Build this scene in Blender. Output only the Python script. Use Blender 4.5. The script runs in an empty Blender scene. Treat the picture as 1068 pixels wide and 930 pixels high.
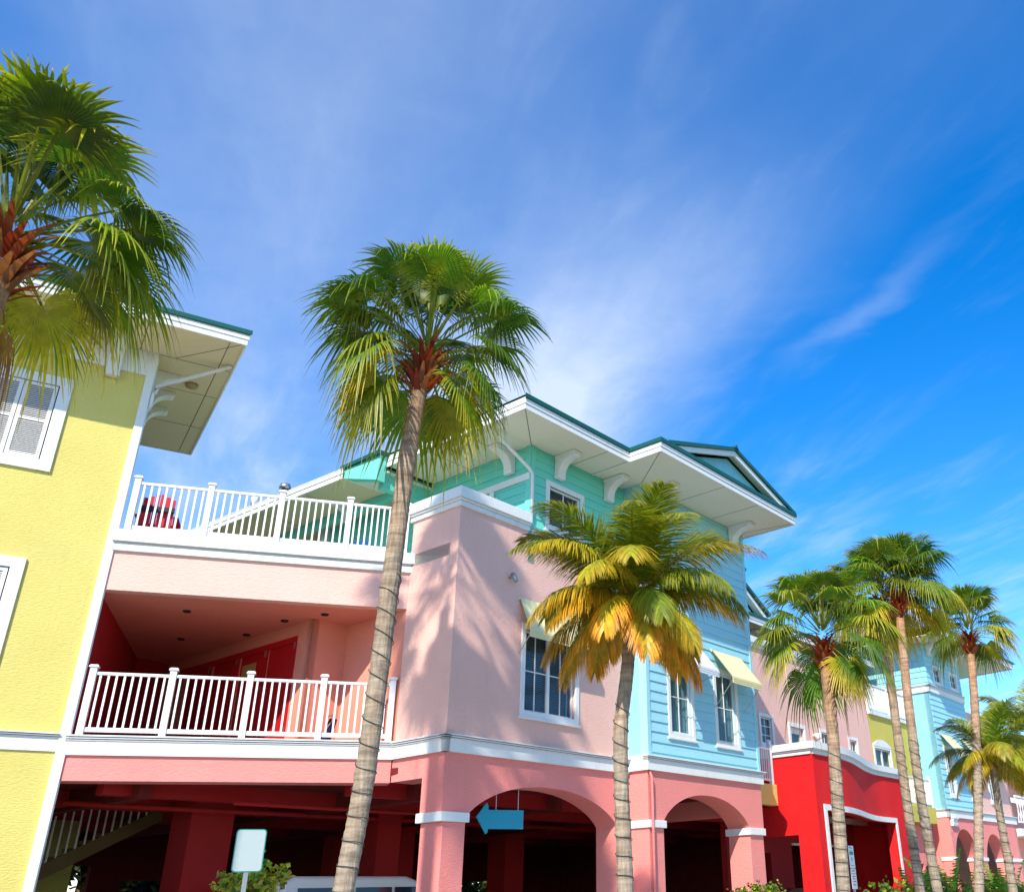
import bpy, bmesh, math, random
from mathutils import Vector, Matrix
random.seed(7)
R = math.radians
scn = bpy.context.scene
col = scn.collection
G = 1.6                      # eye height: all z below are given from eye level, the ground is at world z = 0

# ------------------------------------------------------------------ materials
def newmat(name):
    m = bpy.data.materials.new(name); m.use_nodes = True
    nt = m.node_tree; b = nt.nodes['Principled BSDF']
    return m, nt, b
def node(nt, t, **k):
    n = nt.nodes.new(t)
    for a, v in k.items(): setattr(n, a, v)
    return n
def noise(nt, vec, scale, detail=5, rough=.55, dist=0):
    n = node(nt, 'ShaderNodeTexNoise'); n.inputs['Scale'].default_value = scale
    n.inputs['Detail'].default_value = detail; n.inputs['Roughness'].default_value = rough
    n.inputs['Distortion'].default_value = dist
    nt.links.new(vec, n.inputs['Vector']); return n.outputs['Fac']
def mapping(nt, sc=(1,1,1)):
    tc = node(nt, 'ShaderNodeTexCoord'); mp = node(nt, 'ShaderNodeMapping')
    mp.inputs['Scale'].default_value = sc
    nt.links.new(tc.outputs['Object'], mp.inputs['Vector']); return mp.outputs['Vector']
def ramp(nt, fac, p0, c0, p1, c1):
    r = node(nt, 'ShaderNodeValToRGB'); e = r.color_ramp.elements
    e[0].position = p0; e[0].color = (*c0, 1); e[1].position = p1; e[1].color = (*c1, 1)
    nt.links.new(fac, r.inputs['Fac']); return r.outputs['Color']
def mix(nt, fac, a, b, mode='MIX'):
    m = node(nt, 'ShaderNodeMix', data_type='RGBA', blend_type=mode)
    if isinstance(fac, (int, float)): m.inputs[0].default_value = fac
    else: nt.links.new(fac, m.inputs[0])
    for s, v in ((6, a), (7, b)):
        if isinstance(v, tuple): m.inputs[s].default_value = (*v, 1)
        else: nt.links.new(v, m.inputs[s])
    return m.outputs[2]
def paint(name, c, rough=.8, bump=.25, bscale=(14, 14, 45), var=.12, stain=.22, dist=.02, grime=(.25,.24,.2), fade=.06):
    """painted surface: broad fading, fine mottling, rain streaks and a relief of its own"""
    m, nt, b = newmat(name)
    v1 = mapping(nt); v2 = mapping(nt, bscale); v3 = mapping(nt, (5, 5, .5))
    n1 = noise(nt, v1, .7, 4)
    lo = tuple(x*(1-var) for x in c); hi = tuple(min(.95, x*(1+var*.6)) for x in c)
    c1 = ramp(nt, n1, .3, lo, .7, hi)
    n2 = noise(nt, v2, .9, 6, .65)
    c2 = mix(nt, .5, c1, ramp(nt, n2, .25, tuple(x*(1-var*1.3) for x in c), .75, hi))
    n3 = noise(nt, v3, 1.2, 6, .7)
    f = ramp(nt, n3, .56, (0,0,0), .85, (stain,)*3)
    c3 = mix(nt, f, c2, grime)
    n4 = noise(nt, v1, .28, 6, .68, .6)
    c3 = mix(nt, ramp(nt, n4, .48, (0,0,0), .72, (fade,)*3), c3, tuple(min(.9, x*.75+.16) for x in c))
    n5 = noise(nt, v3, 3.1, 7, .75, .2)
    c3 = mix(nt, ramp(nt, n5, .60, (0,0,0), .80, (stain*.8,)*3), c3, tuple(x*.55 for x in c))
    nt.links.new(c3, b.inputs['Base Color']); b.inputs['Roughness'].default_value = rough
    b.inputs['Specular IOR Level'].default_value = .3
    bp = node(nt, 'ShaderNodeBump'); bp.inputs['Strength'].default_value = bump; bp.inputs['Distance'].default_value = dist
    nt.links.new(n2, bp.inputs['Height']); nt.links.new(bp.outputs['Normal'], b.inputs['Normal'])
    return m
M = {}
ST = dict(bump=.65, dist=.025, fade=.28)
M['pink'] = paint('pale pink stucco', (.84,.50,.42), **ST)
M['coral'] = paint('coral stucco', (.86,.27,.24), **ST)
M['salmon'] = paint('salmon plaster', (.78,.30,.21), bump=.2)
M['yellow'] = paint('yellow stucco', (.70,.60,.17), **ST)
M['yellow2'] = paint('olive yellow stucco', (.62,.52,.10), **ST)
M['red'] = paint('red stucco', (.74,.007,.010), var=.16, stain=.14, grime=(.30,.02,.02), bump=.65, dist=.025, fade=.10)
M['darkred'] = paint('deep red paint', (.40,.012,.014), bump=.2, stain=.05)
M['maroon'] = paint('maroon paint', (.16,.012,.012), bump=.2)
M['door'] = paint('red door paint', (.50,.010,.012), rough=.45, bump=.03, stain=.02)
M['blue'] = paint('sky blue siding', (.33,.66,.76), rough=.6, bump=.12, bscale=(3,3,60), var=.07, stain=.05)
M['bluest'] = paint('sky blue stucco', (.27,.62,.72), **ST)
M['teal'] = paint('turquoise siding', (.17,.66,.55), rough=.6, bump=.12, bscale=(3,3,60), var=.07, stain=.05)
M['orange'] = paint('salmon siding', (.82,.32,.22), rough=.6, bump=.1)
M['white'] = paint('white trim paint', (.76,.77,.76), rough=.55, bump=.12, var=.05, stain=.38, grime=(.36,.35,.31))
M['rail'] = paint('white vinyl', (.80,.80,.80), rough=.4, bump=.02, var=.03, stain=.08)
M['cream'] = paint('cream soffit', (.72,.61,.38), rough=.7, bump=.05, var=.05, stain=.12)
M['soffit'] = paint('pale soffit', (.76,.74,.60), rough=.7, bump=.05, var=.05, stain=.1)
M['roof'] = paint('dark green metal roof', (.012,.10,.085), rough=.35, bump=.03, var=.1, stain=.1)
M['shutter'] = paint('white shutter paint', (.74,.72,.70), rough=.5, bump=.03, var=.03, stain=.06)
M['curtain'] = paint('blue curtain', (.20,.42,.48), bump=.3, bscale=(25,25,1), var=.3)
M['blind'] = paint('grey blue blind', (.22,.30,.44), bump=.5, bscale=(1,1,60), var=.35, dist=.03)
M['dark'] = paint('dark interior', (.02,.02,.022), bump=0)
M['metal'] = paint('galvanised steel', (.42,.43,.43), rough=.35, bump=.05); M['metal'].node_tree.nodes['Principled BSDF'].inputs['Metallic'].default_value = .8
M['awnw'] = paint('white awning metal', (.72,.77,.82), rough=.45, bump=.05, stain=.15)
M['awny'] = paint('cream awning metal', (.74,.68,.38), rough=.45, bump=.05, stain=.2)
M['signblue'] = paint('blue sign paint', (.005,.30,.44), rough=.4, bump=.02, var=.03, stain=.02)
M['chairred'] = paint('red chair plastic', (.55,.01,.02), rough=.4, bump=.02)
M['chairblue'] = paint('blue chair plastic', (.01,.10,.35), rough=.4, bump=.02)
M['navy'] = paint('navy cloth', (.012,.02,.09), rough=.8)
M['black'] = paint('black strap', (.02,.02,.025), rough=.6, bump=.02)
M['brass'] = paint('dull brass', (.35,.26,.12), rough=.4, bump=.02)
M['asphalt'] = paint('asphalt', (.15,.145,.14), rough=.9, bump=.5, bscale=(60,60,60))
M['concrete'] = paint('concrete', (.60,.55,.46), rough=.9, bump=.3, bscale=(30,30,30), stain=.3)  # raised pale and warm for the bounce light from the unseen ground
M['grass'] = paint('lawn', (.05,.10,.025), rough=.95, bump=.8, bscale=(80,80,80), var=.4)
M['line'] = paint('road paint', (.75,.74,.68), rough=.7, bump=.1, stain=.3)
M['van'] = paint('white car paint', (.74,.74,.73), rough=.25, bump=0, var=.02, stain=.03)
M['blackcar'] = paint('black car paint', (.015,.015,.018), rough=.15, bump=0, var=.02, stain=0)
M['rubber'] = paint('rubber', (.02,.02,.02), rough=.8, bump=.1)
M['signface'] = paint('grey sign back', (.40,.47,.46), rough=.4, bump=.02, var=.03, stain=.06)
M['signteal'] = paint('sign green', (.01,.25,.20), rough=.4, bump=0, stain=0)
M['signred'] = paint('sign red', (.55,.03,.04), rough=.4, bump=0, stain=0)
M['signwhite'] = paint('sign white', (.75,.78,.80), rough=.4, bump=0, stain=.03)
M['paper'] = paint('tan paper', (.45,.28,.08), rough=.8, bump=.1)
M['lamp'] = paint('frosted lamp glass', (.70,.66,.50), rough=.3, bump=0)
M['wire'] = paint('dark cable', (.025,.03,.03), rough=.5, bump=0)
M['oldwood'] = paint('brown timber', (.20,.13,.05), bump=.2)
def glass(name, c):
    m, nt, b = newmat(name)
    b.inputs['Base Color'].default_value = (*c, 1); b.inputs['Roughness'].default_value = .06
    b.inputs['Alpha'].default_value = .28; b.inputs['Specular IOR Level'].default_value = .9
    return m
M['glass'] = glass('window glass', (.03,.06,.07))
m, nt, b = newmat('car glass'); b.inputs['Base Color'].default_value = (.02,.03,.045,1); b.inputs['Roughness'].default_value = .05; M['carglass'] = m
def leafmat(name, gloss=.42, trans=.35):
    m, nt, b = newmat(name)
    at = node(nt, 'ShaderNodeAttribute', attribute_name='lc')
    v = mapping(nt); n = noise(nt, v, 9, 3)
    c = mix(nt, 1.0, at.outputs['Color'], ramp(nt, n, .3, (.75,.75,.75), .7, (1.15,1.15,1.15)), 'MULTIPLY')
    nt.links.new(c, b.inputs['Base Color']); b.inputs['Roughness'].default_value = gloss
    b.inputs['Specular IOR Level'].default_value = .45
    tr = node(nt, 'ShaderNodeBsdfTranslucent'); ms = node(nt, 'ShaderNodeMixShader'); ms.inputs[0].default_value = trans
    c2 = mix(nt, 1.0, c, (1.5,1.5,.6), 'MULTIPLY')
    nt.links.new(c2, tr.inputs['Color'])
    nt.links.new(b.outputs[0], ms.inputs[1]); nt.links.new(tr.outputs[0], ms.inputs[2])
    nt.links.new(ms.outputs[0], nt.nodes['Material Output'].inputs['Surface'])
    return m
M['leaf'] = leafmat('palm leaf'); M['bushleaf'] = leafmat('shrub leaf', .5, .3)
def trunkmat():
    m, nt, b = newmat('palm bark')
    v = mapping(nt, (1,1,1)); vr = mapping(nt, (1.5,1.5,11)); vf = mapping(nt, (22,22,3))
    n = noise(nt, v, .9, 4); nr = noise(nt, vr, 1.2, 5, .6, .4); nf = noise(nt, vf, 1.2, 5)
    c = ramp(nt, nr, .3, (.20,.155,.11), .7, (.46,.37,.27))
    c2 = ramp(nt, nr, .3, (.26,.12,.06), .7, (.58,.32,.17))
    at = node(nt, 'ShaderNodeAttribute', attribute_name='lc')
    sep = node(nt, 'ShaderNodeSeparateColor'); nt.links.new(at.outputs['Color'], sep.inputs[0])
    add = node(nt, 'ShaderNodeMath', operation='ADD'); nt.links.new(sep.outputs[0], add.inputs[0])
    sc = node(nt, 'ShaderNodeMath', operation='MULTIPLY_ADD'); sc.inputs[1].default_value = 1.6; sc.inputs[2].default_value = -.8
    nt.links.new(n, sc.inputs[0]); nt.links.new(sc.outputs[0], add.inputs[1]); add.use_clamp = True
    cc = mix(nt, add.outputs[0], c, c2)
    cc = mix(nt, .55, cc, mix(nt, 1.0, cc, ramp(nt, nf, .3, (.45,.45,.45), .7, (1.3,1.3,1.3)), 'MULTIPLY'))
    nt.links.new(cc, b.inputs['Base Color']); b.inputs['Roughness'].default_value = .9; b.inputs['Specular IOR Level'].default_value = .2
    bp = node(nt, 'ShaderNodeBump'); bp.inputs['Strength'].default_value = .8; bp.inputs['Distance'].default_value = .03
    ad = node(nt, 'ShaderNodeMath', operation='ADD'); nt.links.new(nr, ad.inputs[0]); nt.links.new(nf, ad.inputs[1])
    nt.links.new(ad.outputs[0], bp.inputs['Height']); nt.links.new(bp.outputs['Normal'], b.inputs['Normal'])
    return m
M['trunk'] = trunkmat()

# ------------------------------------------------------------------ frames and mesh builder
class Frame:
    def __init__(s, x, y, t):
        s.o = Vector((x, y, 0)); s.t = t; s.rot = math.pi/2 - t
        s.d = Vector((math.sin(t), math.cos(t), 0)); s.n = Vector((math.cos(t), -math.sin(t), 0))
    def w(s, u, v, z): return s.o + s.d*u + s.n*v + Vector((0, 0, z+G))
A = Frame(-4.0838, 18.1298, .6315)      # the long street front: u along it, v out towards the street
B = Frame(-5.298, 19.018, 1.209)        # the deck front
Yf = Frame(-10.611, 17.007, .966)       # the yellow building
Wd = Frame(0, 0, math.pi/2)             # plain world axes (v = -y)

class Thing:
    def __init__(s, name, label, cat, fr=A, at=(0,0,-G), group=None, empty=True):
        s.fr = fr; s.at = at
        o = bpy.data.objects.new(name, None); col.objects.link(o)
        o.empty_display_size = .3
        o.location = fr.w(*at); o.rotation_euler = (0, 0, fr.rot)
        o['label'] = label; o['category'] = cat
        if group: o['group'] = group
        s.o = o
def setp(o, label=None, cat=None, group=None, kind=None):
    for k, v in (('label', label), ('category', cat), ('group', group), ('kind', kind)):
        if v: o[k] = v
    return o
class MB:
    """collects geometry in (a, b, z); mp 'F' faces the street (a=u, b=v), 'P' faces left (a=v, b=-u)"""
    def __init__(s, mp='F'): s.v = []; s.f = []; s.mp = mp; s.c = []
    def P(s, a, b, z):
        return (a, b, z) if s.mp == 'F' else (-b, a, z)
    def add(s, vs, fs, c=None):
        k = len(s.v); s.v += [s.P(*p) for p in vs]; s.f += [tuple(i+k for i in f) for f in fs]
        if c is not None: s.c += [c]*len(vs)
        return s
    def box(s, a0, a1, b0, b1, z0, z1):
        vs = [(a, b, z) for z in (z0, z1) for b in (b0, b1) for a in (a0, a1)]
        return s.add(vs, [(0,1,3,2),(4,6,7,5),(0,4,5,1),(2,3,7,6),(0,2,6,4),(1,5,7,3)])
    def quad(s, *p): return s.add(list(p), [tuple(range(len(p)))])
    def prism(s, pts, z0, z1):         # plan polygon
        n = len(pts)
        return s.add([(a, b, z0) for a, b in pts]+[(a, b, z1) for a, b in pts],
                     [tuple(range(n)), tuple(range(n, 2*n))]+[(i, (i+1) % n, n+(i+1) % n, n+i) for i in range(n)])
    def prof(s, pts, a0, a1):          # (b, z) outline swept along a
        n = len(pts)
        return s.add([(a0, b, z) for b, z in pts]+[(a1, b, z) for b, z in pts],
                     [tuple(range(n)), tuple(range(n, 2*n))]+[(i, (i+1) % n, n+(i+1) % n, n+i) for i in range(n)])
    def face(s, pts, b0, b1):          # (a, z) outline given thickness
        n = len(pts)
        return s.add([(a, b0, z) for a, z in pts]+[(a, b1, z) for a, z in pts],
                     [tuple(range(n)), tuple(range(n, 2*n))]+[(i, (i+1) % n, n+(i+1) % n, n+i) for i in range(n)])
    def tube(s, pts, r, n=8, cap=True):
        pts = [Vector(p) for p in pts]; rs = r if isinstance(r, (list, tuple)) else [r]*len(pts)
        vs = []; ref = Vector((0.13, .21, 1)).normalized()
        for i, p in enumerate(pts):
            t = (pts[min(i+1, len(pts)-1)]-pts[max(i-1, 0)]).normalized()
            rr = ref if abs(t.dot(ref)) < .92 else Vector((1, 0, 0))
            x = t.cross(rr).normalized(); y = t.cross(x)
            for k in range(n):
                a = 2*math.pi*k/n; q = p+(x*math.cos(a)+y*math.sin(a))*rs[i]; vs.append(tuple(q))
        fs = [(i*n+k, i*n+(k+1) % n, (i+1)*n+(k+1) % n, (i+1)*n+k) for i in range(len(pts)-1) for k in range(n)]
        if cap: fs += [tuple(range(n)), tuple(range((len(pts)-1)*n, len(pts)*n))]
        return s.add(vs, fs)
    def wall(s, a0, a1, z0, z1, b, th, op=(), lap=None):
        """wall slab with rectangular openings; lap=(board height, relief) makes lapped boards"""
        za = sorted({z0, z1, *[z for o in op for z in o[2:4]]}); aa = sorted({a0, a1, *[x for o in op for x in o[:2]]})
        if lap:
            h = lap[0]; z = math.ceil((z0+1e-6)/h)*h
            while z < z1-1e-6: za.append(round(z, 5)); z += h
            za = sorted(set(za))
        za = [z for z in za if z0-1e-6 <= z <= z1+1e-6]
        off = (lambda z, top: 0) if not lap else (lambda z, top: lap[1]*(1-((z-1e-7 if top else z+1e-7)/lap[0]) % 1))
        hole = lambda i, j: (i < 0 or j < 0 or i >= len(aa)-1 or j >= len(za)-1 or
             any(o[0]-1e-6 <= (aa[i]+aa[i+1])/2 <= o[1]+1e-6 and o[2] <= (za[j]+za[j+1])/2 <= o[3] for o in op))
        for i in range(len(aa)-1):
            for j in range(len(za)-1):
                if hole(i, j): continue
                x0, x1, y0, y1 = aa[i], aa[i+1], za[j], za[j+1]
                f0, f1 = b+off(y0, 0), b+off(y1, 1)
                s.quad((x0, f0, y0), (x1, f0, y0), (x1, f1, y1), (x0, f1, y1))
                s.quad((x0, b-th, y0), (x1, b-th, y0), (x1, b-th, y1), (x0, b-th, y1))
                if lap and j > 0 and not hole(i, j-1): 
                    fp = b+off(y0, 1)
                    if abs(fp-f0) > 1e-5: s.quad((x0, fp, y0), (x1, fp, y0), (x1, f0, y0), (x0, f0, y0))
                if hole(i-1, j): s.quad((x0, f0, y0), (x0, f1, y1), (x0, b-th, y1), (x0, b-th, y0))
                if hole(i+1, j): s.quad((x1, f0, y0), (x1, f1, y1), (x1, b-th, y1), (x1, b-th, y0))
                if hole(i, j-1): s.quad((x0, f0, y0), (x1, f0, y0), (x1, b-th, y0), (x0, b-th, y0))
                if hole(i, j+1): s.quad((x0, f1, y1), (x1, f1, y1), (x1, b-th, y1), (x0, b-th, y1))
        return s
    def arch(s, a0, a1, zs, zc, zt, b, th, n=28, l0=None, l1=None):
        """arched opening a0..a1 springing at zs with crown zc, wall above it up to zt"""
        c = (a0+a1)/2; h = (a1-a0)/2
        cs = [c+h*math.sin(math.pi/2*(2*i/n-1)) for i in range(n+1)]
        zz = [zs+(zc-zs)*max(0, 1-abs((x-c)/h)**2.2)**.75 for x in cs]
        for i in range(n):
            x0, x1, y0, y1 = cs[i], cs[i+1], zz[i], zz[i+1]
            s.quad((x0, b, y0), (x1, b, y1), (x1, b, zt), (x0, b, zt))
            s.quad((x0, b-th, y0), (x1, b-th, y1), (x1, b-th, zt), (x0, b-th, zt))
            s.quad((x0, b, y0), (x1, b, y1), (x1, b-th, y1), (x0, b-th, y0))
        s.quad((a0, b, zt), (a1, b, zt), (a1, b-th, zt), (a0, b-th, zt))
        return s
    def build(s, name, mat, th=None, parent=None, bevel=0, smooth=False, at=None, fr=None):
        me = bpy.data.meshes.new(name)
        ox, oy, oz = (th.at if th else (at or (0, 0, -G)))
        me.from_pydata([(x-ox, -(y-oy), z-oz) for x, y, z in s.v], [], s.f)
        if s.c:
            ca = me.color_attributes.new('lc', 'FLOAT_COLOR', 'POINT')
            ca.data.foreach_set('color', [q for c in s.c for q in (*c[:3], 1)])
        bm = bmesh.new(); bm.from_mesh(me)
        if not s.c: bmesh.ops.remove_doubles(bm, verts=bm.verts, dist=1e-5)
        if not s.c: bmesh.ops.recalc_face_normals(bm, faces=bm.faces)
        bm.to_mesh(me); bm.free()
        me.materials.append(mat if not isinstance(mat, str) else M[mat])
        if smooth: me.polygons.foreach_set('use_smooth', [True]*len(me.polygons))
        o = bpy.data.objects.new(name, me); col.objects.link(o)
        if th: o.parent = parent or th.o
        else:
            f = fr or A
            o.location = f.w(ox, oy, oz); o.rotation_euler = (0, 0, f.rot)
        if bevel:
            b = o.modifiers.new('bevel', 'BEVEL'); b.width = bevel; b.segments = 2; b.limit_method = 'ANGLE'; b.angle_limit = R(40)
        return o

# ------------------------------------------------------------------ building parts
def window(T, mp, a0, a1, z0, z1, b, trim=.13, rec=.10, cols=2, rows=2, sashes=1, back='curtain', sill=True, proud=.035, pane_from=None):
    """outer size a0..a1, z0..z1; returns the opening to cut in the wall"""
    i0, i1, k0, k1 = a0+trim, a1-trim, z0+trim, z1-trim
    m = MB(mp)
    m.box(a0, i0, b+.002, b+proud, z0, z1).box(i1, a1, b+.002, b+proud, z0, z1)
    m.box(i0, i1, b+.002, b+proud-.002, k1, z1).box(i0, i1, b+.002, b+proud-.002, z0, k0)
    if sill: m.box(a0-.04, a1+.04, b+.002, b+proud+.03, z0-.05, z0)
    w = m.build('window', 'white', T, bevel=.006)
    w_ = (i1-i0)/sashes
    fr = MB(mp)
    for q in range(sashes):
        s0 = i0+q*w_; s1 = s0+w_; t = .045
        fr.box(s0, s0+t, b-rec-.03, b-rec+.03, k0, k1).box(s1-t, s1, b-rec-.03, b-rec+.03, k0, k1)
        fr.box(s0+t, s1-t, b-rec-.028, b-rec+.028, k0, k0+t).box(s0+t, s1-t, b-rec-.028, b-rec+.028, k1-t, k1)
    fr.build('frame', 'white', T, parent=w)
    mu = MB(mp)
    for q in range(sashes):
        s0 = i0+q*w_; s1 = s0+w_
        for c in range(1, cols):
            x = s0+(s1-s0)*c/cols; mu.box(x-.011, x+.011, b-rec-.01, b-rec+.014, k0+.04, k1-.04)
        for r in range(1, rows):
            z = k0+(k1-k0)*r/rows; mu.box(s0+.04, s1-.04, b-rec-.012, b-rec+.012, z-.011, z+.011)
    if mu.v: mu.build('muntin', 'white', T, parent=w)
    MB(mp).box(i0+.02, i1-.02, b-rec-.006, b-rec-.002, k0+.02, k1-.02).build('pane', 'glass', T, parent=w)
    cu = MB(mp); n = int((i1-i0)/.035); pts = []
    if back == 'blind':
        z = k0
        while z < k1: cu.quad((i0, b-rec-.09, z), (i1, b-rec-.09, z), (i1, b-rec-.115, z+.04), (i0, b-rec-.115, z+.04)); z += .042
    else:
        for i in range(n+1):
            pts.append((i0+(i1-i0)*i/n, b-rec-.11+.018*math.sin(i*1.7)+.01*math.sin(i*.6)))
        for i in range(n): cu.quad((*pts[i], k0), (*pts[i+1], k0), (*pts[i+1], k1), (*pts[i], k1))
    cu.build('blind' if back == 'blind' else 'curtain', back, T, parent=w)
    MB(mp).box(i0-.1, i1+.1, b-rec-.28, b-rec-.26, k0-.1, k1+.1).build('backing', 'dark', T, parent=w)
    return (i0, i1, k0, k1)

def band(m, a0, a1, b, z0, z1, e0=0, e1=0, proj=.07):
    """flat belt course with a stepped moulding along its top"""
    h = z1-z0
    m.box(a0-e0*proj, a1+e1*proj, b-.05, b+proj, z0, z1-h*.30)
    for k, (f0, f1, q) in enumerate(((.30, .21, .022), (.21, .11, .045), (.11, 0, .068))):
        m.box(a0-e0*(proj+q), a1+e1*(proj+q), b-.05, b+proj+q, z1-h*f0+.001, z1-h*f1-.012)
    return m
def parapet_cap(m, a0, a1, b, z0, z1, e0=0, e1=0):
    h = z1-z0
    m.box(a0-e0*.05, a1+e1*.05, b-.30, b+.05, z0, z0+h*.28)
    m.box(a0-e0*.09, a1+e1*.09, b-.30, b+.09, z0+h*.28+.001, z0+h*.40)
    m.box(a0-e0*.13, a1+e1*.13, b-.30, b+.13, z0+h*.40+.001, z1)
    return m
def railing(T, mp, a0, a1, b, z0, z1, posts, nbal, lab=None, ball=False, fr=None, mat='rail', endpost=True):
    r = MB(mp)
    r.box(a0, a1, b-.03, b+.03, z1-.13, z1-.075).box(a0, a1, b-.022, b+.022, z0+.07, z0+.14)
    r = r.build('railing', mat, T, bevel=.006)
    if lab: r['label'] = lab
    for p in posts:
        m = MB(mp); w = .055
        m.box(p-w, p+w, b-w, b+w, z0-.01, z1)
        if ball:
            m.box(p-w-.015, p+w+.015, b-w-.015, b+w+.015, z1, z1+.03)
            c = (p, b, z1+.10); n = 10
            vs = []; fs = []
            for i in range(n+1):
                for j in range(n): 
                    th_ = math.pi*i/n; ph = 2*math.pi*j/n
                    vs.append((c[0]+.075*math.sin(th_)*math.cos(ph), c[1]+.075*math.sin(th_)*math.sin(ph), c[2]+.08*math.cos(th_)))
            for i in range(n):
                for j in range(n): fs.append((i*n+j, i*n+(j+1) % n, (i+1)*n+(j+1) % n, (i+1)*n+j))
            m.add(vs, fs)
        else:
            m.box(p-w-.022, p+w+.022, b-w-.022, b+w+.022, z1, z1+.025)
            m.box(p-w-.008, p+w+.008, b-w-.008, b+w+.008, z1+.025, z1+.045)
        m.build('post', mat, T, parent=r, bevel=.004)
    ps = sorted(posts); first = None
    for i in range(len(ps)-1):
        n = nbal if isinstance(nbal, int) else nbal[i]
        for k in range(n):
            x = ps[i]+(ps[i+1]-ps[i])*(k+1)/(n+1)
            MB(mp).box(x-.016, x+.016, b-.016, b+.016, z0+.14, z1-.13).build('baluster', mat, T, parent=r)
    return r
def corbel(T, mp, a, b, zt, w=.2, d=.5, h=.5, mat='white', parent=None):
    pts = [(b, zt), (b+d, zt), (b+d, zt-.09)]
    for i in range(9):
        t = i/8*math.pi/2; pts.append((b+d-.05-(d-.20)*math.sin(t), zt-.12-(h-.22)*(1-math.cos(t))))
    pts += [(b+.15, zt-h+.02), (b+.11, zt-h-.03), (b, zt-h)]
    m = MB(mp).prof(pts, a-w/2, a+w/2)
    m.prof([(b, zt+.001), (b+d+.03, zt+.001), (b+d+.03, zt-.06), (b, zt-.06)], a-w/2-.025, a+w/2+.025)
    m.prof([(b, zt-h+.03), (b+.13, zt-h+.03), (b+.13, zt-h-.04), (b, zt-h-.04)], a-w/2-.015, a+w/2+.015)
    return m.build('bracket', mat, T, parent=parent, bevel=.008)
def awning(T, mp, a0, a1, b, z0, z1, out, mat, arm_z, ribs=9):
    """sheet-metal awning: sloping ribbed sheet, valance, side edges, two arms"""
    m = MB(mp); n = ribs*4
    for i in range(n):
        x0 = a0+(a1-a0)*i/n; x1 = a0+(a1-a0)*(i+1)/n
        r0 = .012 if i % 4 in (0, 1) else 0; r1 = .012 if (i+1) % 4 in (0, 1) else 0
        P = lambda x, t, r: (x, b+.02+(out-.02)*t, z1+(z0-z1)*t+r)
        m.quad(P(x0, 0, r0), P(x1, 0, r1), P(x1, 1, r1), P(x0, 1, r0))
        m.quad(P(x0, 0, r0-.012), P(x1, 0, r1-.012), P(x1, 1, r1-.012), P(x0, 1, r0-.012))
    o = m.build('awning', mat, T)
    v = MB(mp).box(a0, a1, b+out, b+out+.015, z0-.16, z0+.012)
    for k in (0, 1, 2): v.box(a0-.003, a1+.003, b+out+.015, b+out+.024, z0-.16+.055*k, z0-.145+.055*k)
    v.box(a0-.01, a0+.015, b, b+.03, z1-.05, z1+.03)
    v.build('valance', mat, T, parent=o)
    for x in (a0+.04, a1-.04):
        MB(mp).tube([(x, b+.01, arm_z), (x, b+out, z0-.05)], .012, 6).build('arm', 'metal', T, parent=o)
    return o
def offset_poly(pts, d):
    n = len(pts); ar = sum(pts[i][0]*pts[(i+1) % n][1]-pts[(i+1) % n][0]*pts[i][1] for i in range(n)); sg = 1 if ar > 0 else -1
    out = []
    for i in range(n):
        p0, p1, p2 = pts[i-1], pts[i], pts[(i+1) % n]
        e = []
        for a, b in ((p0, p1), (p1, p2)):
            L = math.hypot(b[0]-a[0], b[1]-a[1]); e.append(((b[1]-a[1])/L*sg, -(b[0]-a[0])/L*sg))
        k = 1+e[0][0]*e[1][0]+e[0][1]*e[1][1]
        out.append((p1[0]+d*(e[0][0]+e[1][0])/k, p1[1]+d*(e[0][1]+e[1][1])/k))
    return out
def ring(mb, pts, o0, o1, z0, z1, skip=()):
    a = offset_poly(pts, o0); b = offset_poly(pts, o1); n = len(pts)
    for i in range(n):
        if i in skip: continue
        j = (i+1) % n; mb.prism([a[i], a[j], b[j], b[i]], z0, z1)
    return mb
def eave(T, pts, z, sof='soffit', drop=.21, skip=(), seams=(), thin=()):
    MB().prism(pts, z, z+.03).build('soffit', sof, T)
    if seams:
        m = MB()
        for a, b in seams:
            L = math.hypot(b[0]-a[0], b[1]-a[1]); nx, ny = -(b[1]-a[1])/L*.007, (b[0]-a[0])/L*.007
            m.prism([(a[0]-nx, a[1]-ny), (b[0]-nx, b[1]-ny), (b[0]+nx, b[1]+ny), (a[0]+nx, a[1]+ny)], z-.003, z-.001)
        m.build('soffit_joint', 'dark', T)
    f = ring(MB(), pts, 0, .04, z-.035, z+drop, skip); ring(f, pts, .04, .06, z+drop*.45, z+drop-.002, skip)
    f = f.build('fascia', 'white', T, bevel=.005)
    if thin: ring(MB(), pts, -.15, .07, z+drop+.002, z+drop+.022, [i for i in range(len(pts)) if i not in thin]).build('drip_edge', 'rail', T)
    return ring(MB(), pts, -.2, .10, z+drop+.002, z+drop+.11, tuple(skip)+tuple(thin)).build('roof_edge', 'roof', T, bevel=.008)
def hip(T, u0, u1, v0, v1, z, rise=.36, seam=.5, name='roof'):
    """hip roof on the rectangle with raised seams"""
    h = min(u1-u0, v1-v0)/2*rise; w = min(u1-u0, v1-v0)/2
    if u1-u0 > v1-v0: r = [(u0+w, (v0+v1)/2, z+h), (u1-w, (v0+v1)/2, z+h)]
    else: r = [((u0+u1)/2, v0+w, z+h), ((u0+u1)/2, v1-w, z+h)]
    c = [(u0, v0, z), (u1, v0, z), (u1, v1, z), (u0, v1, z)]
    m = MB()
    if u1-u0 > v1-v0: m.add(c+r, [(0,1,5,4), (1,2,5), (2,3,4,5), (3,0,4)])
    else: m.add(c+r, [(0,1,4), (1,2,5,4), (2,3,5), (3,0,4,5)])
    return m.build(name, 'roof', T)

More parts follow.
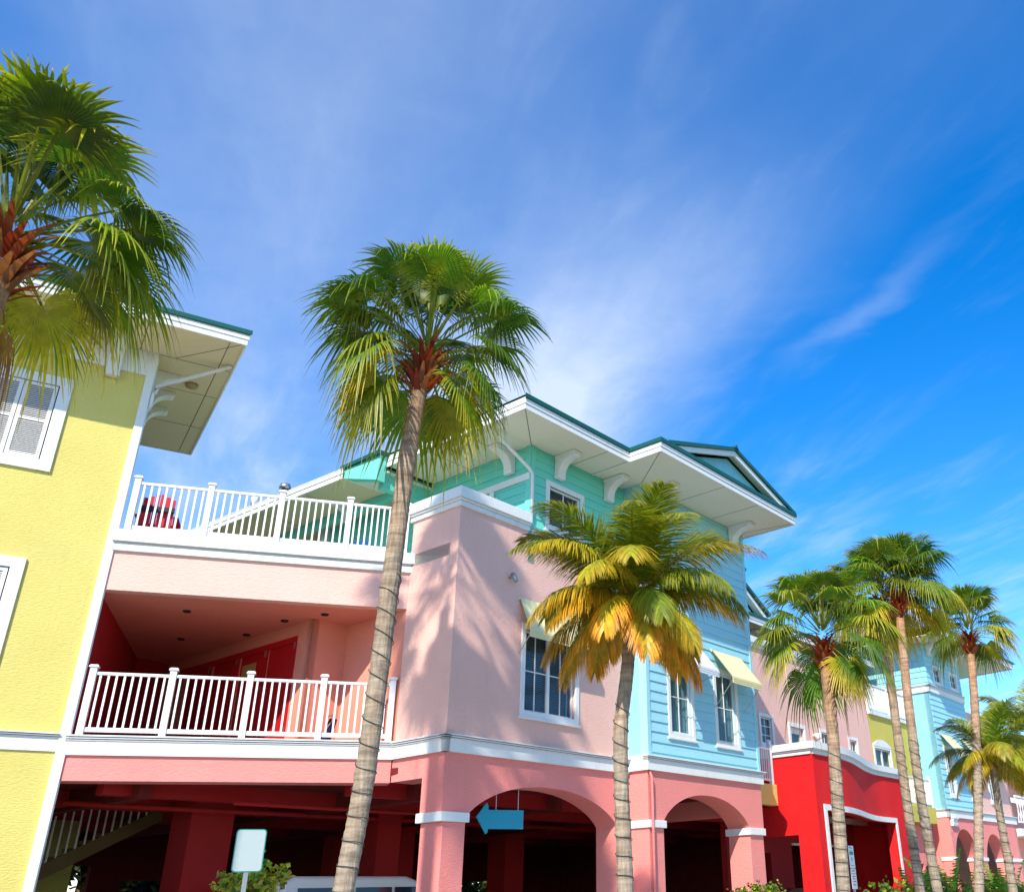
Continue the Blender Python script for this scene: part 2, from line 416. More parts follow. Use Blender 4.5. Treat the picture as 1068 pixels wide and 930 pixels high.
# ================================================================== CAMERA
cam = bpy.data.cameras.new('camera'); co = bpy.data.objects.new('camera', cam); col.objects.link(co)
pitch, roll = .4539, .0343
cp, sp = math.cos(pitch), math.sin(pitch)
Fv = Vector((0, cp, sp)); R0 = Vector((1, 0, 0)); D0 = Fv.cross(R0)
Rv = R0*math.cos(roll)+D0*math.sin(roll); Dv = -R0*math.sin(roll)+D0*math.cos(roll)
mt = Matrix((( Rv.x, -Dv.x, -Fv.x), (Rv.y, -Dv.y, -Fv.y), (Rv.z, -Dv.z, -Fv.z))).to_4x4()
mt.translation = Vector((0, 0, G)); co.matrix_world = mt
cam.sensor_fit = 'HORIZONTAL'; cam.sensor_width = 36; cam.lens = 36*967/1068
cam.shift_x = (534-680)/1068; cam.shift_y = -(465-464.3)/1068
cam.clip_start = .1; cam.clip_end = 3000
scn.camera = co

# ================================================================== LIGHT AND SKY
sv = Vector((-.235, -1.067, .95)).normalized()
sun = bpy.data.lights.new('sun', 'SUN'); sun.energy = 4.6; sun.angle = R(.53); sun.color = (1, .93, .80)
so = bpy.data.objects.new('sun', sun); col.objects.link(so); so.rotation_euler = sv.to_track_quat('Z', 'Y').to_euler(); so.location = (0, 0, 40)
w = bpy.data.worlds.new('World'); scn.world = w; w.use_nodes = True; nt = w.node_tree
bg = nt.nodes['Background']; bg.inputs['Strength'].default_value = .125
sky = node(nt, 'ShaderNodeTexSky', sky_type='NISHITA'); sky.sun_disc = False
sky.sun_elevation = math.asin(sv.z); sky.sun_rotation = math.atan2(sv.x, sv.y)
sky.air_density = 1.0; sky.dust_density = .3; sky.ozone_density = 3.5
hs = node(nt, 'ShaderNodeHueSaturation'); hs.inputs['Saturation'].default_value = 1.40; hs.inputs['Value'].default_value = 1.65; hs.inputs['Hue'].default_value = .506
nt.links.new(sky.outputs[0], hs.inputs['Color'])
tc = node(nt, 'ShaderNodeTexCoord'); sx = node(nt, 'ShaderNodeSeparateXYZ'); nt.links.new(tc.outputs['Generated'], sx.inputs[0])
zc = node(nt, 'ShaderNodeMath', operation='MAXIMUM'); nt.links.new(sx.outputs[2], zc.inputs[0]); zc.inputs[1].default_value = .06
dx = node(nt, 'ShaderNodeMath', operation='DIVIDE'); nt.links.new(sx.outputs[0], dx.inputs[0]); nt.links.new(zc.outputs[0], dx.inputs[1])
dy = node(nt, 'ShaderNodeMath', operation='DIVIDE'); nt.links.new(sx.outputs[1], dy.inputs[0]); nt.links.new(zc.outputs[0], dy.inputs[1])
cb = node(nt, 'ShaderNodeCombineXYZ'); nt.links.new(dx.outputs[0], cb.inputs[0]); nt.links.new(dy.outputs[0], cb.inputs[1])
def mth(op, a, b_):
    q = node(nt, 'ShaderNodeMath', operation=op)
    for i, v in ((0, a), (1, b_)):
        if isinstance(v, (int, float)): q.inputs[i].default_value = v
        else: nt.links.new(v, q.inputs[i])
    return q.outputs[0]
# cirrus drawn out along one wind direction: cw runs across the streaks, cl_ along them
cw = mth('ADD', mth('MULTIPLY', dx.outputs[0], .894), mth('MULTIPLY', dy.outputs[0], .447))
cl_ = mth('ADD', mth('MULTIPLY', dx.outputs[0], .447), mth('MULTIPLY', dy.outputs[0], -.894))
cb2 = node(nt, 'ShaderNodeCombineXYZ'); nt.links.new(mth('MULTIPLY', cw, 1.0), cb2.inputs[0]); nt.links.new(mth('MULTIPLY', cl_, .30), cb2.inputs[1])
n1 = noise(nt, cb2.outputs[0], 5.5, 9, .60, .35)
n2 = noise(nt, cb.outputs[0], 1.7, 5, .55, .3)
n3 = noise(nt, cb.outputs[0], 9, 8, .62, .5)
def mr(v, a, b, c=0, d=1):
    q = node(nt, 'ShaderNodeMapRange', interpolation_type='SMOOTHSTEP'); nt.links.new(v, q.inputs['Value'])
    for nm, x in (('From Min', a), ('From Max', b), ('To Min', c), ('To Max', d)): q.inputs[nm].default_value = x
    return q.outputs[0]
cww = mth('ADD', cw, mth('MULTIPLY', mth('SUBTRACT', n2, .5), .35))
bank = mth('MULTIPLY', mr(mth('ABSOLUTE', mth('SUBTRACT', cww, .60), 0), .0, .42, 1, 0), mr(cl_, -2.0, -.70, 1.35, .10))
haze_l = mth('MULTIPLY', mr(mth('ABSOLUTE', mth('SUBTRACT', cww, -.02), 0), .0, .62, 1, 0), .42)
wsp = mth('MULTIPLY', mth('MULTIPLY', mr(mth('ABSOLUTE', mth('SUBTRACT', cww, 1.03), 0), .0, .06, 1, 0), mr(mth('ABSOLUTE', mth('ADD', cl_, 1.16), 0), .0, .34, 1, 0)), .13)
low = mth('MULTIPLY', mr(cl_, -2.6, -1.25, 1, 0), mth('MULTIPLY', mr(n1, .38, .82), .34))
tex = mth('ADD', mth('MULTIPLY', n1, .60), mth('ADD', mth('MULTIPLY', n3, .30), .28))
tot = mth('ADD', mth('MULTIPLY', mth('ADD', bank, haze_l), tex), mth('ADD', wsp, mth('ADD', low, mth('MULTIPLY', mr(n1, .5, .8), .07))))
cl = node(nt, 'ShaderNodeClamp'); nt.links.new(tot, cl.inputs[0]); cl.inputs[2].default_value = .85
cm = mix(nt, cl.outputs[0], hs.outputs['Color'], (4.9, 5.6, 6.7))
nt.links.new(cm, bg.inputs['Color'])
scn.view_settings.view_transform = 'Standard'; scn.view_settings.look = 'None'; scn.view_settings.exposure = .47; scn.view_settings.gamma = 1
scn.cycles.max_bounces = 8; scn.cycles.transparent_max_bounces = 12

# ================================================================== GROUND
def struct(o, label=None):
    o['kind'] = 'structure'
    return o
struct(MB().box(-900, 900, -900, 900, -G-.5, -G-.012).build('ground', 'grass', fr=A))
struct(MB().box(-60, 120, -26, -.6, -G-.008, -G-.004).build('parking_floor', 'asphalt', fr=A))
struct(MB().box(-200, 260, 6.8, 12.6, -G-.5, -G).build('road', 'asphalt', fr=A))
k = MB().box(-200, 260, 6.6, 6.8, -G-.2, -G+.12).box(-200, 260, 12.6, 12.8, -G-.2, -G+.12); struct(k.build('kerb', 'concrete', fr=A, bevel=.02))
struct(MB().box(-200, 260, -.6, 6.6, -G-.1, -G+.004).build('sidewalk', 'concrete', fr=A, bevel=.01))  # unseen paving, widened and made pale to bounce light up to the soffits
k = MB()
for i in range(-20, 30): k.box(i*8, i*8+3, 9.65, 9.77, -G-.01, -G+.004)
struct(k.build('road_marking', 'line', fr=A))
# the camera's own pavement
struct(MB().box(-200, 260, 12.8, 18, -G-.1, -G+.11).build('far_sidewalk', 'concrete', fr=A, bevel=.01))

# ================================================================== YELLOW BUILDING (left)
T = Thing('yellow_building', 'bright yellow stucco building with white louvred shutters and a wide cream soffit, left edge', 'building', Yf)
m = MB().wall(-16, -.13, -G, 2.65, 0, .3); m.wall(-16, -.13, 2.97, 10.31, 0, .3, [(-4.04, -1.44, 7.9, 9.7), (-4.02, -1.42, 4.1, 5.9)])
m.box(-16, -.13, -.3, -.002, 2.65, 2.97)
m.build('wall', 'yellow', T)
MB('P').wall(-3.4, -.02, -G, 10.88, .31, .3).build('side_wall', 'yellow', T)
band(MB(), -16, -.13, 0, 2.65, 2.97, proj=.03).build('band', 'white', T)
MB().box(-16, -.13, -.02, .035, 10.31, 10.88).build('frieze', 'white', T, bevel=.004)
m = MB().box(-.13, .03, -.01, .05, -G, 10.88).box(-.02, .055, -.16, -.0101, -G, 10.88); m.build('corner_board', 'white', T, bevel=.006)
def shutters(a0, a1, z0, z1):
    o = MB().box(a0, a0+.22, .002, .05, z0, z1).box(a1-.22, a1, .002, .05, z0, z1).box(a0+.22, a1-.22, .002, .048, z0, z0+.22).box(a0+.22, a1-.22, .002, .048, z1-.2, z1)
    o = o.build('window', 'white', T, bevel=.006)
    MB().box(a0+.1, a1-.1, -.12, -.10, z0+.1, z1-.1).build('backing', 'dark', T, parent=o)
    i0, i1, k0, k1 = a0+.235, a1-.235, z0+.235, z1-.215; w = (i1-i0)/4
    for q in range(4):
        p0 = i0+q*w+.006; p1 = p0+w-.012; s = .07
        f = MB().box(p0, p0+s, -.02, .02, k0, k1).box(p1-s, p1, -.02, .02, k0, k1)
        for za, zb in ((k0, k0+s), ((k0+k1)/2-.03, (k0+k1)/2+.03), (k1-s, k1)): f.box(p0+s, p1-s, -.019, .019, za, zb)
        f = f.build('shutter', 'shutter', T, parent=o, bevel=.003)
        l = MB(); z = k0+s+.01
        while z < k1-s-.02:
            if not ((k0+k1)/2-.065 < z < (k0+k1)/2+.025):
                l.prof([(.012, z), (.018, z+.004), (-.012, z+.036), (-.018, z+.032)], p0+s-.01, p1-s+.01)
            z += .040
        l.build('louvre', 'shutter', T, parent=o)
shutters(-4.14, -1.34, 7.78, 9.83)
shutters(-4.12, -1.32, 3.98, 6.03)
ol = [(-17, 1.38), (1.48, 1.38), (1.48, -4.8), (-17, -10)]
ol = [(-17, 1.38), (1.48, 1.38), (1.48, -4.85), (-17, -4.85)]
eave(T, ol, 10.88, 'cream', thin=(1,), seams=[((-.35, .05), (-.35, 1.34)), ((.35, .05), (1.44, 1.34)), ((0.05, .03), (1.44, .03)), ((0, -1.4), (1.44, -1.4)), ((0, -3.2), (1.44, -3.2)), ((1.2, 1.3), (1.2, -4.8))])
hip(T, -17, 1.45, -4.8, 1.4, 11.14)
corbel(T, 'F', -.75, .03, 10.875, w=.26, d=.42, h=.75)
for k, v in enumerate((-.8, -1.7, -2.6)):
    pts = [(.03, 10.875), (.60, 10.875), (.60, 10.80)]
    for i in range(9):
        t = i/8*math.pi/2; pts.append((.55-.35*math.sin(t), 10.77-.35*(1-math.cos(t))))
    pts += [(.14, 10.36), (.03, 10.36)]
    MB('F').add([(p[0], v+.13, p[1]) for p in pts]+[(p[0], v-.13, p[1]) for p in pts],
       [tuple(range(len(pts))), tuple(range(len(pts), 2*len(pts)))]+[(i, (i+1) % len(pts), len(pts)+(i+1) % len(pts), len(pts)+i) for i in range(len(pts))]).build('bracket', 'white', T, bevel=.006)
MB().tube([(1.42, .35, 10.84), (1.30, .25, 10.80), (.10, .02, 10.10), (.07, -.02, 9.9), (.07, -.02, 9.6)], .045, 8).build('downspout', 'white', T, smooth=True)
MB().tube([(.85, -1.0, 10.88), (.85, -1.0, 10.82), (.85, -1.0, 10.77)], [.14, .13, .05], 14).build('soffit_lamp', 'brass', T, smooth=True)

# ================================================================== PINK BUILDING (corner block, deck, turquoise storey)
T = Thing('pink_building', 'pale pink corner building with two railed decks, coral arcade below and turquoise top storey', 'building', A)
th = .6
# street front and left face, arcade storey
m = MB(); m.box(.04, .60, -.60, 0, -G, 1.38); m.build('pier', 'coral', T, bevel=.012)
m = MB(); m.box(0, .60, -.60, 0, 1.55, 2.60); m.arch(.60, 5.10, 1.45, 2.13, 2.60, 0, th); m.box(.60, 5.10, -.59, -.01, 2.58, 2.60)
m.box(5.10, 5.56, -.60, 0, 1.45, 2.6)
m.box(0, .55, -1.52, -.60, 2.18, 2.60)
m.build('arcade_wall', 'coral', T)
MB().box(5.10, 5.56, -.60, 0, -G, 1.45).build('pier', 'coral', T)
MB().box(-.05, .655, -.655, .055, 1.38, 1.55).build('capital', 'white', T, bevel=.012)
# belt course
m = MB(); band(m, 0, 5.49, 0, 2.60, 2.93, e0=1); m.build('band', 'white', T)
m = MB('P'); band(m, -1.46, 0, 0, 2.60, 2.93, e1=1); m.v = [(x+.0, y, z) for x, y, z in m.v]; m.build('band', 'white', T)
# upper walls
wop = (2.02, 3.68, 3.58, 5.35)
m = MB().wall(0, 5.56, 2.93, 7.62, 0, .25, [wop]); m.build('wall', 'pink', T)
m = MB('P').wall(-1.50, -.25, 2.93, 7.62, 0, .25); m.build('wall', 'pink', T)
window(T, 'F', 1.92, 3.78, 3.48, 5.45, 0, trim=.12, rec=.09, cols=2, rows=2, sashes=2, back='blind')
awning(T, 'F', 1.82, 3.86, 0, 5.22, 5.98, .36, 'awny', 4.77, 11)
m = MB(); parapet_cap(m, 0, 2.04, 0, 7.58, 7.98, e0=1); m.build('parapet_cap', 'white', T, bevel=.01)
m = MB('P'); parapet_cap(m, -1.52, -.30, 0, 7.58, 7.98, e0=1); m.box(-.30, .0, -.3, .128, 7.58+.16, 7.975); m.build('parapet_cap', 'white', T, bevel=.01)
band(MB(), 2.14, 5.5, 0, 7.55, 7.68, proj=.03).build('band', 'white', T)
MB().tube([(1.50, .02, 6.35), (1.50, .12, 6.36)], .03, 8).tube([(1.50, .10, 6.42), (1.50, .22, 6.24)], .055, 10).build('floodlight', 'metal', T, smooth=True)

# deck front (frame B, kept under the same building)
def toA(m):      # bring (a, b) given in the deck frame B into frame A coordinates
    out = []
    for a, b, z in m.v:
        p = B.o+B.d*a+B.n*b-A.o; out.append((p.dot(A.d), p.dot(A.n), z))
    m.v = out; return m
Q = -5.70
m = toA(MB().box(Q, -.03, -.45, 0, 2.17, 2.60)); m.build('deck_beam', 'coral', T)
m = toA(band(MB(), Q, -.01, 0, 2.60, 2.95, proj=.05)); m.build('band', 'white', T)
m = toA(MB().box(Q, .0, -.25, 0, 5.64, 6.42)); m.build('deck_fascia', 'pink', T)
m = MB().box(Q, .06, -.3, .06, 6.42, 6.56).box(Q, .06, -.3, .035, 6.56, 6.60).box(Q, .12, -.3, .12, 6.60, 6.84); toA(m).build('deck_edge', 'white', T, bevel=.008)
# rails (built in frame B as their own sub-tree)
def railingB(z0, z1, posts, nb, b):
    r = toA(MB().box(posts[0], posts[-1], b-.03, b+.03, z1-.13, z1-.075).box(posts[0], posts[-1], b-.022, b+.022, z0+.05, z0+.13)).build('railing', 'rail', T, bevel=.006)
    w = .058
    for p in posts:
        toA(MB().box(p-w, p+w, b-w, b+w, z0-.01, z1).box(p-w-.024, p+w+.024, b-w-.024, b+w+.024, z1, z1+.028).box(p-w-.008, p+w+.008, b-w-.008, b+w+.008, z1+.028, z1+.05)).build('post', 'rail', T, parent=r, bevel=.004)
    for i in range(len(posts)-1):
        for k in range(nb):
            x = posts[i]+(posts[i+1]-posts[i])*(k+1)/(nb+1)
            toA(MB().box(x-.018, x+.018, b-.018, b+.018, z0+.13, z1-.13)).build('baluster', 'rail', T, parent=r)
    return r
railingB(6.84, 7.98, [-5.50, -4.13, -2.75, -1.37, -.16], 9, -.02)
railingB(2.96, 4.16, [-5.52, -4.18, -2.82, -1.46, -.13], 9, -.06)
# floors and ceilings behind the deck front
def Bp(a, b):
    p = B.o+B.d*a+B.n*b-A.o; return (p.dot(A.d), p.dot(A.n))
poly = [Bp(Q, -.44), Bp(-.25, -.44), (.2, -1.7), (2.0, -1.7), (2.0, -11), (-3.2, -12), (-6.4, -9)]
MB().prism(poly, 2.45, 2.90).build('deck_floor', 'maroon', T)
poly2 = [Bp(Q, -.24), Bp(-.12, -.24), (.24, -1.6), (2.0, -1.6), (2.0, -11), (-3.2, -12), (-6.4, -9)]
MB().prism(poly2, 5.64, 5.80).build('ceiling', 'salmon', T)
MB().prism([Bp(Q, -.28), Bp(-.02, -.28), (.0, -1.7), (.0, -.25), (2.04, -.25), (2.04, -14), (-3.6, -14), Bp(Q-1, -9)], 6.55, 6.82).build('upper_deck', 'concrete', T)
# recess walls
MB('P').wall(-3.50, -1.50, 2.93, 5.64, -.02, .2).build('recess_wall', 'salmon', T)
MB().wall(-.85, .02, 2.93, 5.64, -3.50, .2).build('recess_wall', 'salmon', T)
MB('P').wall(-9.5, -3.5, 2.93, 5.64, .85, .15, [(-5.05, -4.05, 2.93, 5.36), (-6.15, -5.15, 2.93, 5.36), (-7.3, -6.3, 2.93, 5.36), (-8.5, -7.45, 2.93, 5.36)]).build('recess_wall', 'salmon', T)
m = MB('P').box(-9.4, -4.02, .855, .875, 5.22, 5.36)
for a in (-4.05, -5.10, -6.22, -7.38): m.box(a-.04, a+.04, .855, .88, 2.93, 5.22)
m.build('door_frame', 'door', T)
for a0, a1 in ((-5.05, -4.05), (-6.15, -5.15), (-7.3, -6.3), (-8.5, -7.45)):
    d = MB('P').box(a0, a1, .80, .845, 2.95, 5.30)
    for z in (3.15, 4.2): d.box(a0+.15, a1-.15, .845, .856, z, z+.85)
    d = d.build('door', 'door', T, bevel=.004)
    h = MB('P')
    for z in (3.3, 4.3, 5.08): h.box(a1-.035, a1+.02, .846, .888, z, z+.14)
    h.build('hinge', 'metal', T, parent=d)
    MB('P').tube([(a0+.08, .85, 3.95), (a0+.08, .91, 3.95), (a0+.2, .91, 3.95)], .012, 6).build('handle', 'metal', T, parent=d)
MB('P').box(-6.05, -5.50, .858, .862, 4.70, 5.02).build('notice', 'paper', T)
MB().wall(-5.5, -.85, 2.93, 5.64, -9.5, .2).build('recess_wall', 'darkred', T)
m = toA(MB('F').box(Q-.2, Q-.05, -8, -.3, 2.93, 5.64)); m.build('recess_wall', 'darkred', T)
for a, b_ in ((-4.3, -1.2), (-3.2, -2.9), (-4.6, -3.6), (-1.6, -.8), (-2.4, -1.5)):
    toA(MB().tube([(a, b_, 5.642), (a, b_, 5.615)], [.085, .075], 14)).build('downlight', 'dark', T)
# turquoise storey
lap = (.215, .022)
m = MB().wall(2.06, 5.56, 7.60, 9.76, 0, .2, [(2.70, 3.82, 7.9, 8.95)], lap=lap); m.build('upper_wall', 'teal', T)
m = MB('P').wall(-3.58, 0, 6.84, 9.76, -2.06, .2, [(-2.55, -1.30, 7.3, 8.86)], lap=lap); m.build('upper_wall', 'teal', T)
window(T, 'F', 2.57, 3.95, 7.8, 9.05, 0, trim=.13, rec=.06, cols=2, rows=2, sashes=1, back='blind')
m = MB('P').box(-2.75, .02, -2.06+.024, -2.06+.07, 8.88, 9.04).box(-1.30, -1.16, -2.036, -1.995, 7.6, 8.878).box(-2.72, -2.55, -2.036, -1.995, 7.2, 8.878)
m.build('window', 'white', T, bevel=.005)
w_ = MB('P').box(-2.5, -1.35, -2.13, -2.12, 7.3, 8.84).build('pane', 'glass', T)
MB('P').box(-2.6, -1.25, -2.30, -2.28, 7.2, 8.95).build('backing', 'blind', T)
MB('P').box(-1.93, -1.87, -2.12, -2.06, 7.3, 8.86).build('muntin', 'white', T)
m = MB().box(2.02, 2.17, .024, .045, 7.98, 9.76).box(2.018, 2.0355, -.12, .045, 7.98, 9.76); m.build('corner_board', 'teal', T)
m = MB().tube([(.72, .0, 9.86), (.80, -.05, 9.74), (2.0, .03, 9.12), (2.06, .06, 9.0), (2.06, .07, 7.98)], .042, 8); m.build('downspout', 'white', T, smooth=True)
corbel(T, 'F', 2.98, .02, 9.755, w=.24, d=.62, h=.55)
corbel(T, 'F', 4.85, .02, 9.755, w=.24, d=.62, h=.55)
corbel(T, 'P', -.62, -2.04, 9.755, w=.24, d=.62, h=.55)
MB().tube([(1.25, -1.75, 9.76), (1.25, -1.75, 9.70), (1.25, -1.75, 9.66)], [.13, .12, .04], 14).build('soffit_lamp', 'lamp', T, smooth=True)
# porch beyond: beams, walls, second soffit
MB().box(.62, 2.06, -3.78, -3.58, 9.22, 9.76).build('porch_beam', 'teal', T)
m = MB('F'); m.add([(.30, -3.46, 9.30), (.18, -4.62, 9.62), (.18, -4.62, 9.86), (.36, -3.46, 9.98), (.55, -3.46, 9.30), (.45, -4.62, 9.62), (.45, -4.62, 9.86), (.55, -3.46, 9.98)],
   [(0,1,2,3), (4,5,6,7), (0,1,5,4), (2,3,7,6), (1,2,6,5), (0,3,7,4)])
m.build('porch_gablet', 'teal', T)
MB().add([(.26, -3.40, 9.985), (.10, -4.70, 9.865), (.10, -4.70, 9.95), (.26, -3.40, 10.08), (.8, -3.40, 9.985), (.8, -4.70, 9.865), (.8, -4.70, 9.95), (.8, -3.40, 10.08)],
   [(0,1,2,3), (4,5,6,7), (0,1,5,4), (2,3,7,6), (1,2,6,5), (0,3,7,4)]).build('roof_edge', 'roof', T)
MB('P').wall(-7.8, -3.78, 6.84, 9.62, -2.06, .2, lap=lap).build('upper_wall', 'teal', T)
MB('P').box(-9.2, -3.80, -1.62, -1.42, 9.42, 9.618).build('porch_beam', 'teal', T)
MB('P').box(-14, -9.2, -1.62, -1.42, 9.42, 9.618).build('porch_beam', 'teal', T)
MB('P').wall(-14, -7.8, 6.84, 9.62, -2.3, .3).build('porch_wall', 'yellow', T)
MB('P').box(-7.95, -7.75, -2.1, -1.9, 6.84, 9.6).build('porch_post', 'white', T)
corbel(T, 'P', -6.0, -1.42, 9.62, w=.16, d=.55, h=.42)
for a in (-7.9, -10.3): MB().tube([(.8, a, 9.76), (.8, a, 9.69), (.8, a, 9.64)], [.12, .11, .04], 12).build('soffit_lamp', 'brass', T, smooth=True)
MB().tube([(1.35, -4.9, 9.76), (1.35, -4.9, 9.70)], [.2, .17], 14).build('soffit_lamp', 'brass', T, smooth=True)
ol = [(4.25, 1.20), (.61, 1.20), (.61, -3.46), (4.25, -3.46)]
eave(T, ol, 9.76, skip=(2, 3), thin=(1,), seams=[((.62, 1.19), (2.06, 0)), ((.64, -.8), (2.04, -.8)), ((.64, -2.1), (2.04, -2.1)), ((3.5, .02), (3.5, 1.18))])
ol = [(4.25, -4.62), (.15, -4.62), (-.15, -13.5), (4.25, -13.5)]
eave(T, ol, 9.62, 'cream', skip=(0, 3), thin=(1,), seams=[((.2, -6.2), (1.42, -6.2)), ((.2, -8.2), (1.42, -8.2)), ((.1, -10.2), (1.42, -10.2))])
MB().prism([(.62, -3.46), (.20, -4.62), (4.25, -4.62), (4.25, -3.46)], 9.60, 9.63).build('soffit', 'soffit', T)
hip(T, .55, 8.5, -9, 1.25, 10.06); 
MB().add([(.3, -4.6, 9.86), (.1, -13.6, 9.86), (4, -4.6, 10.9), (4, -13.6, 10.9)], [(0,1,3,2)]).build('roof', 'roof', T)
m = MB().tube([(.05, -7.0, 9.75), (.05, -7.0, 9.98)], .08, 10); m.tube([(.05, -7.0, 9.98), (.05, -7.0, 10.02), (.05, -7.0, 10.10), (.05, -7.0, 10.14)], [.15, .15, .13, .04], 12); m.build('vent_pipe', 'metal', T, smooth=True)
MB().tube([(.0, -8.3, 9.86), (.0, -8.3, 10.12), (.0, -8.3, 10.16)], [.10, .10, .04], 10).build('vent_pipe', 'white', T, smooth=True)
# parking level under the buildings
PK = T
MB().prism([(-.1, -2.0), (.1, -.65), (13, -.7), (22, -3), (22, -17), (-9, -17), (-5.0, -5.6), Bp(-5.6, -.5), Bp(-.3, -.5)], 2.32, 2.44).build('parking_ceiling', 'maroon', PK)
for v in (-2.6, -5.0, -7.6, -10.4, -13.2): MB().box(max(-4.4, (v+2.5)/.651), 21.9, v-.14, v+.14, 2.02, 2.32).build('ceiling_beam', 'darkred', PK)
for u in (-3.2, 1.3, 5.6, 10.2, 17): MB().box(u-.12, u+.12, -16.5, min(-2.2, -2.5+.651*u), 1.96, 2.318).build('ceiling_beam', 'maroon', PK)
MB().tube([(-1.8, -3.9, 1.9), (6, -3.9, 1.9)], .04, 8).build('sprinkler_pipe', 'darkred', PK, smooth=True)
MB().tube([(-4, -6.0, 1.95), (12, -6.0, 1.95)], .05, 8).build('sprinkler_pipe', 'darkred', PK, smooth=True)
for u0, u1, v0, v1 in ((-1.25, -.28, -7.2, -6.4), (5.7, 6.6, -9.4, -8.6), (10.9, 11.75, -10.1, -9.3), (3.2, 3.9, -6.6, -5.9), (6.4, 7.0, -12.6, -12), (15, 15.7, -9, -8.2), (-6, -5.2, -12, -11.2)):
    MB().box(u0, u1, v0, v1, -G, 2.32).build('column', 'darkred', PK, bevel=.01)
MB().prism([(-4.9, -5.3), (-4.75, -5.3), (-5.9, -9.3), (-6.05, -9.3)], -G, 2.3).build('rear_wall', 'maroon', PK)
MB().wall(1.5, 22, -G, 2.4, -16.6, .2, [(2.4, 8.2, -G, .95), (9.6, 12.6, -G, .9), (13.6, 17.5, -G, .85)]).build('rear_wall', 'maroon', PK)  # this and the next two rear walls are added to darken the open-backed parking
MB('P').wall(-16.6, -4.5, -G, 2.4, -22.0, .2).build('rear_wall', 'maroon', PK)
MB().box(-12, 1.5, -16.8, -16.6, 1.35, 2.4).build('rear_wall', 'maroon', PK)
# outside stair at the back of the parking level
m = MB()
for i in range(16): m.box(-5.6+.32*i, -5.25+.32*i, -10.2, -9.2, -.55+.17*i, -.47+.17*i)
m.face([(-5.8, -.85), (-.5, 1.97), (-.5, 2.27), (-5.8, -.50)], -9.2, -9.14)
m.build('stair', 'oldwood', PK)
m = MB()
for i in range(30): m.box(-5.6+.175*i, -5.57+.175*i, -9.18, -9.15, -.45+.093*i, .50+.093*i)
m.build('stair_railing', 'rail', PK)
MB().box(-2.0, -1.0, -12.2, -12.0, -G, 2.3).build('yellow_panel', 'yellow', PK)

# ================================================================== BLUE BAY BUILDING
T = Thing('blue_building', 'sky blue boarded building over a coral arch, with two awning windows and gable', 'building', A, (5.56, .55, -G))
b0 = .55
for q in ((5.56, 6.12, 1.42), (9.83, 10.50, 1.38)): MB().box(q[0], q[1], -.10, b0, -G, q[2]).build('pier', 'coral', T, bevel=.012)
m = MB().box(5.56, 6.12, -.10, b0, 1.57, 2.64).arch(6.12, 9.83, 1.55, 2.22, 2.64, b0, .65).box(9.83, 10.55, -.10, b0, 1.55, 2.64)
m.box(9.95, 10.55, -3.2, -.10, 1.9, 2.64); m.build('arcade_wall', 'coral', T)
MB().box(5.515, 6.17, -.16, b0+.055, 1.42, 1.58).build('capital', 'white', T, bevel=.012)
MB().box(9.78, 10.56, -.16, b0+.055, 1.38, 1.55).build('capital', 'white', T, bevel=.012)
band(MB(), 5.56, 10.55, b0, 2.64, 2.97, e0=1, e1=1).build('band', 'white', T)
MB('P').box(-.0, .50, -5.56-.05, -5.56+.07, 2.64, 2.97).build('band', 'white', T)
w1 = (6.55, 7.44, 3.58, 5.33); w2 = (8.62, 9.54, 3.57, 5.33)
lb = (.235, .024)
MB().wall(5.70, 10.45, 2.97, 9.76, b0, .2, [w1, w2], lap=lb).build('wall', 'blue', T)
for q in ((5.56, 5.70), (10.45, 10.57)): MB().box(*q, b0-.2, b0+.035, 2.97, 9.76).build('corner_board', 'blue', T, bevel=.005)
MB('P').wall(0, .35, 2.97, 9.76, -5.56, .15).build('side_wall', 'bluest', T)
MB('P').wall(-1.2, .5, 2.3, 9.76, -10.42, .15); MB().box(10.40, 10.55, -4, b0-.2, 2.64, 9.76).build('side_wall', 'bluest', T)
window(T, 'F', 6.43, 7.56, 3.46, 5.45, b0+.0, trim=.12, rec=.07, cols=2, rows=2)
window(T, 'F', 8.50, 9.66, 3.45, 5.45, b0+.0, trim=.12, rec=.07, cols=2, rows=2)
awning(T, 'F', 6.36, 7.76, b0+.02, 5.12, 5.93, .66, 'awnw', 4.88, 8)
awning(T, 'F', 8.48, 9.93, b0+.02, 5.10, 5.90, .62, 'awny', 4.40, 8)
MB().tube([(5.60, b0+.02, 2.62), (5.63, b0+.06, 2.5), (5.63, b0+.06, -G)], .035, 8).build('downspout', 'coral', T, smooth=True)
ol = [(4.30, 2.17), (10.85, 2.17), (10.95, -3.2), (4.30, -3.2)]
eave(T, ol, 9.765, skip=(2,), seams=[((4.32, 2.15), (5.56, .6)), ((10.8, 2.1), (10.5, .58)), ((7.2, .6), (7.2, 2.14)), ((8.9, .6), (8.9, 2.14))])
for a in (6.1, 9.9): corbel(T, 'F', a, b0+.03, 9.76, w=.26, d=.75, h=.55)
hip(T, 4.2, 10.95, -7, 2.2, 10.08, rise=.30)
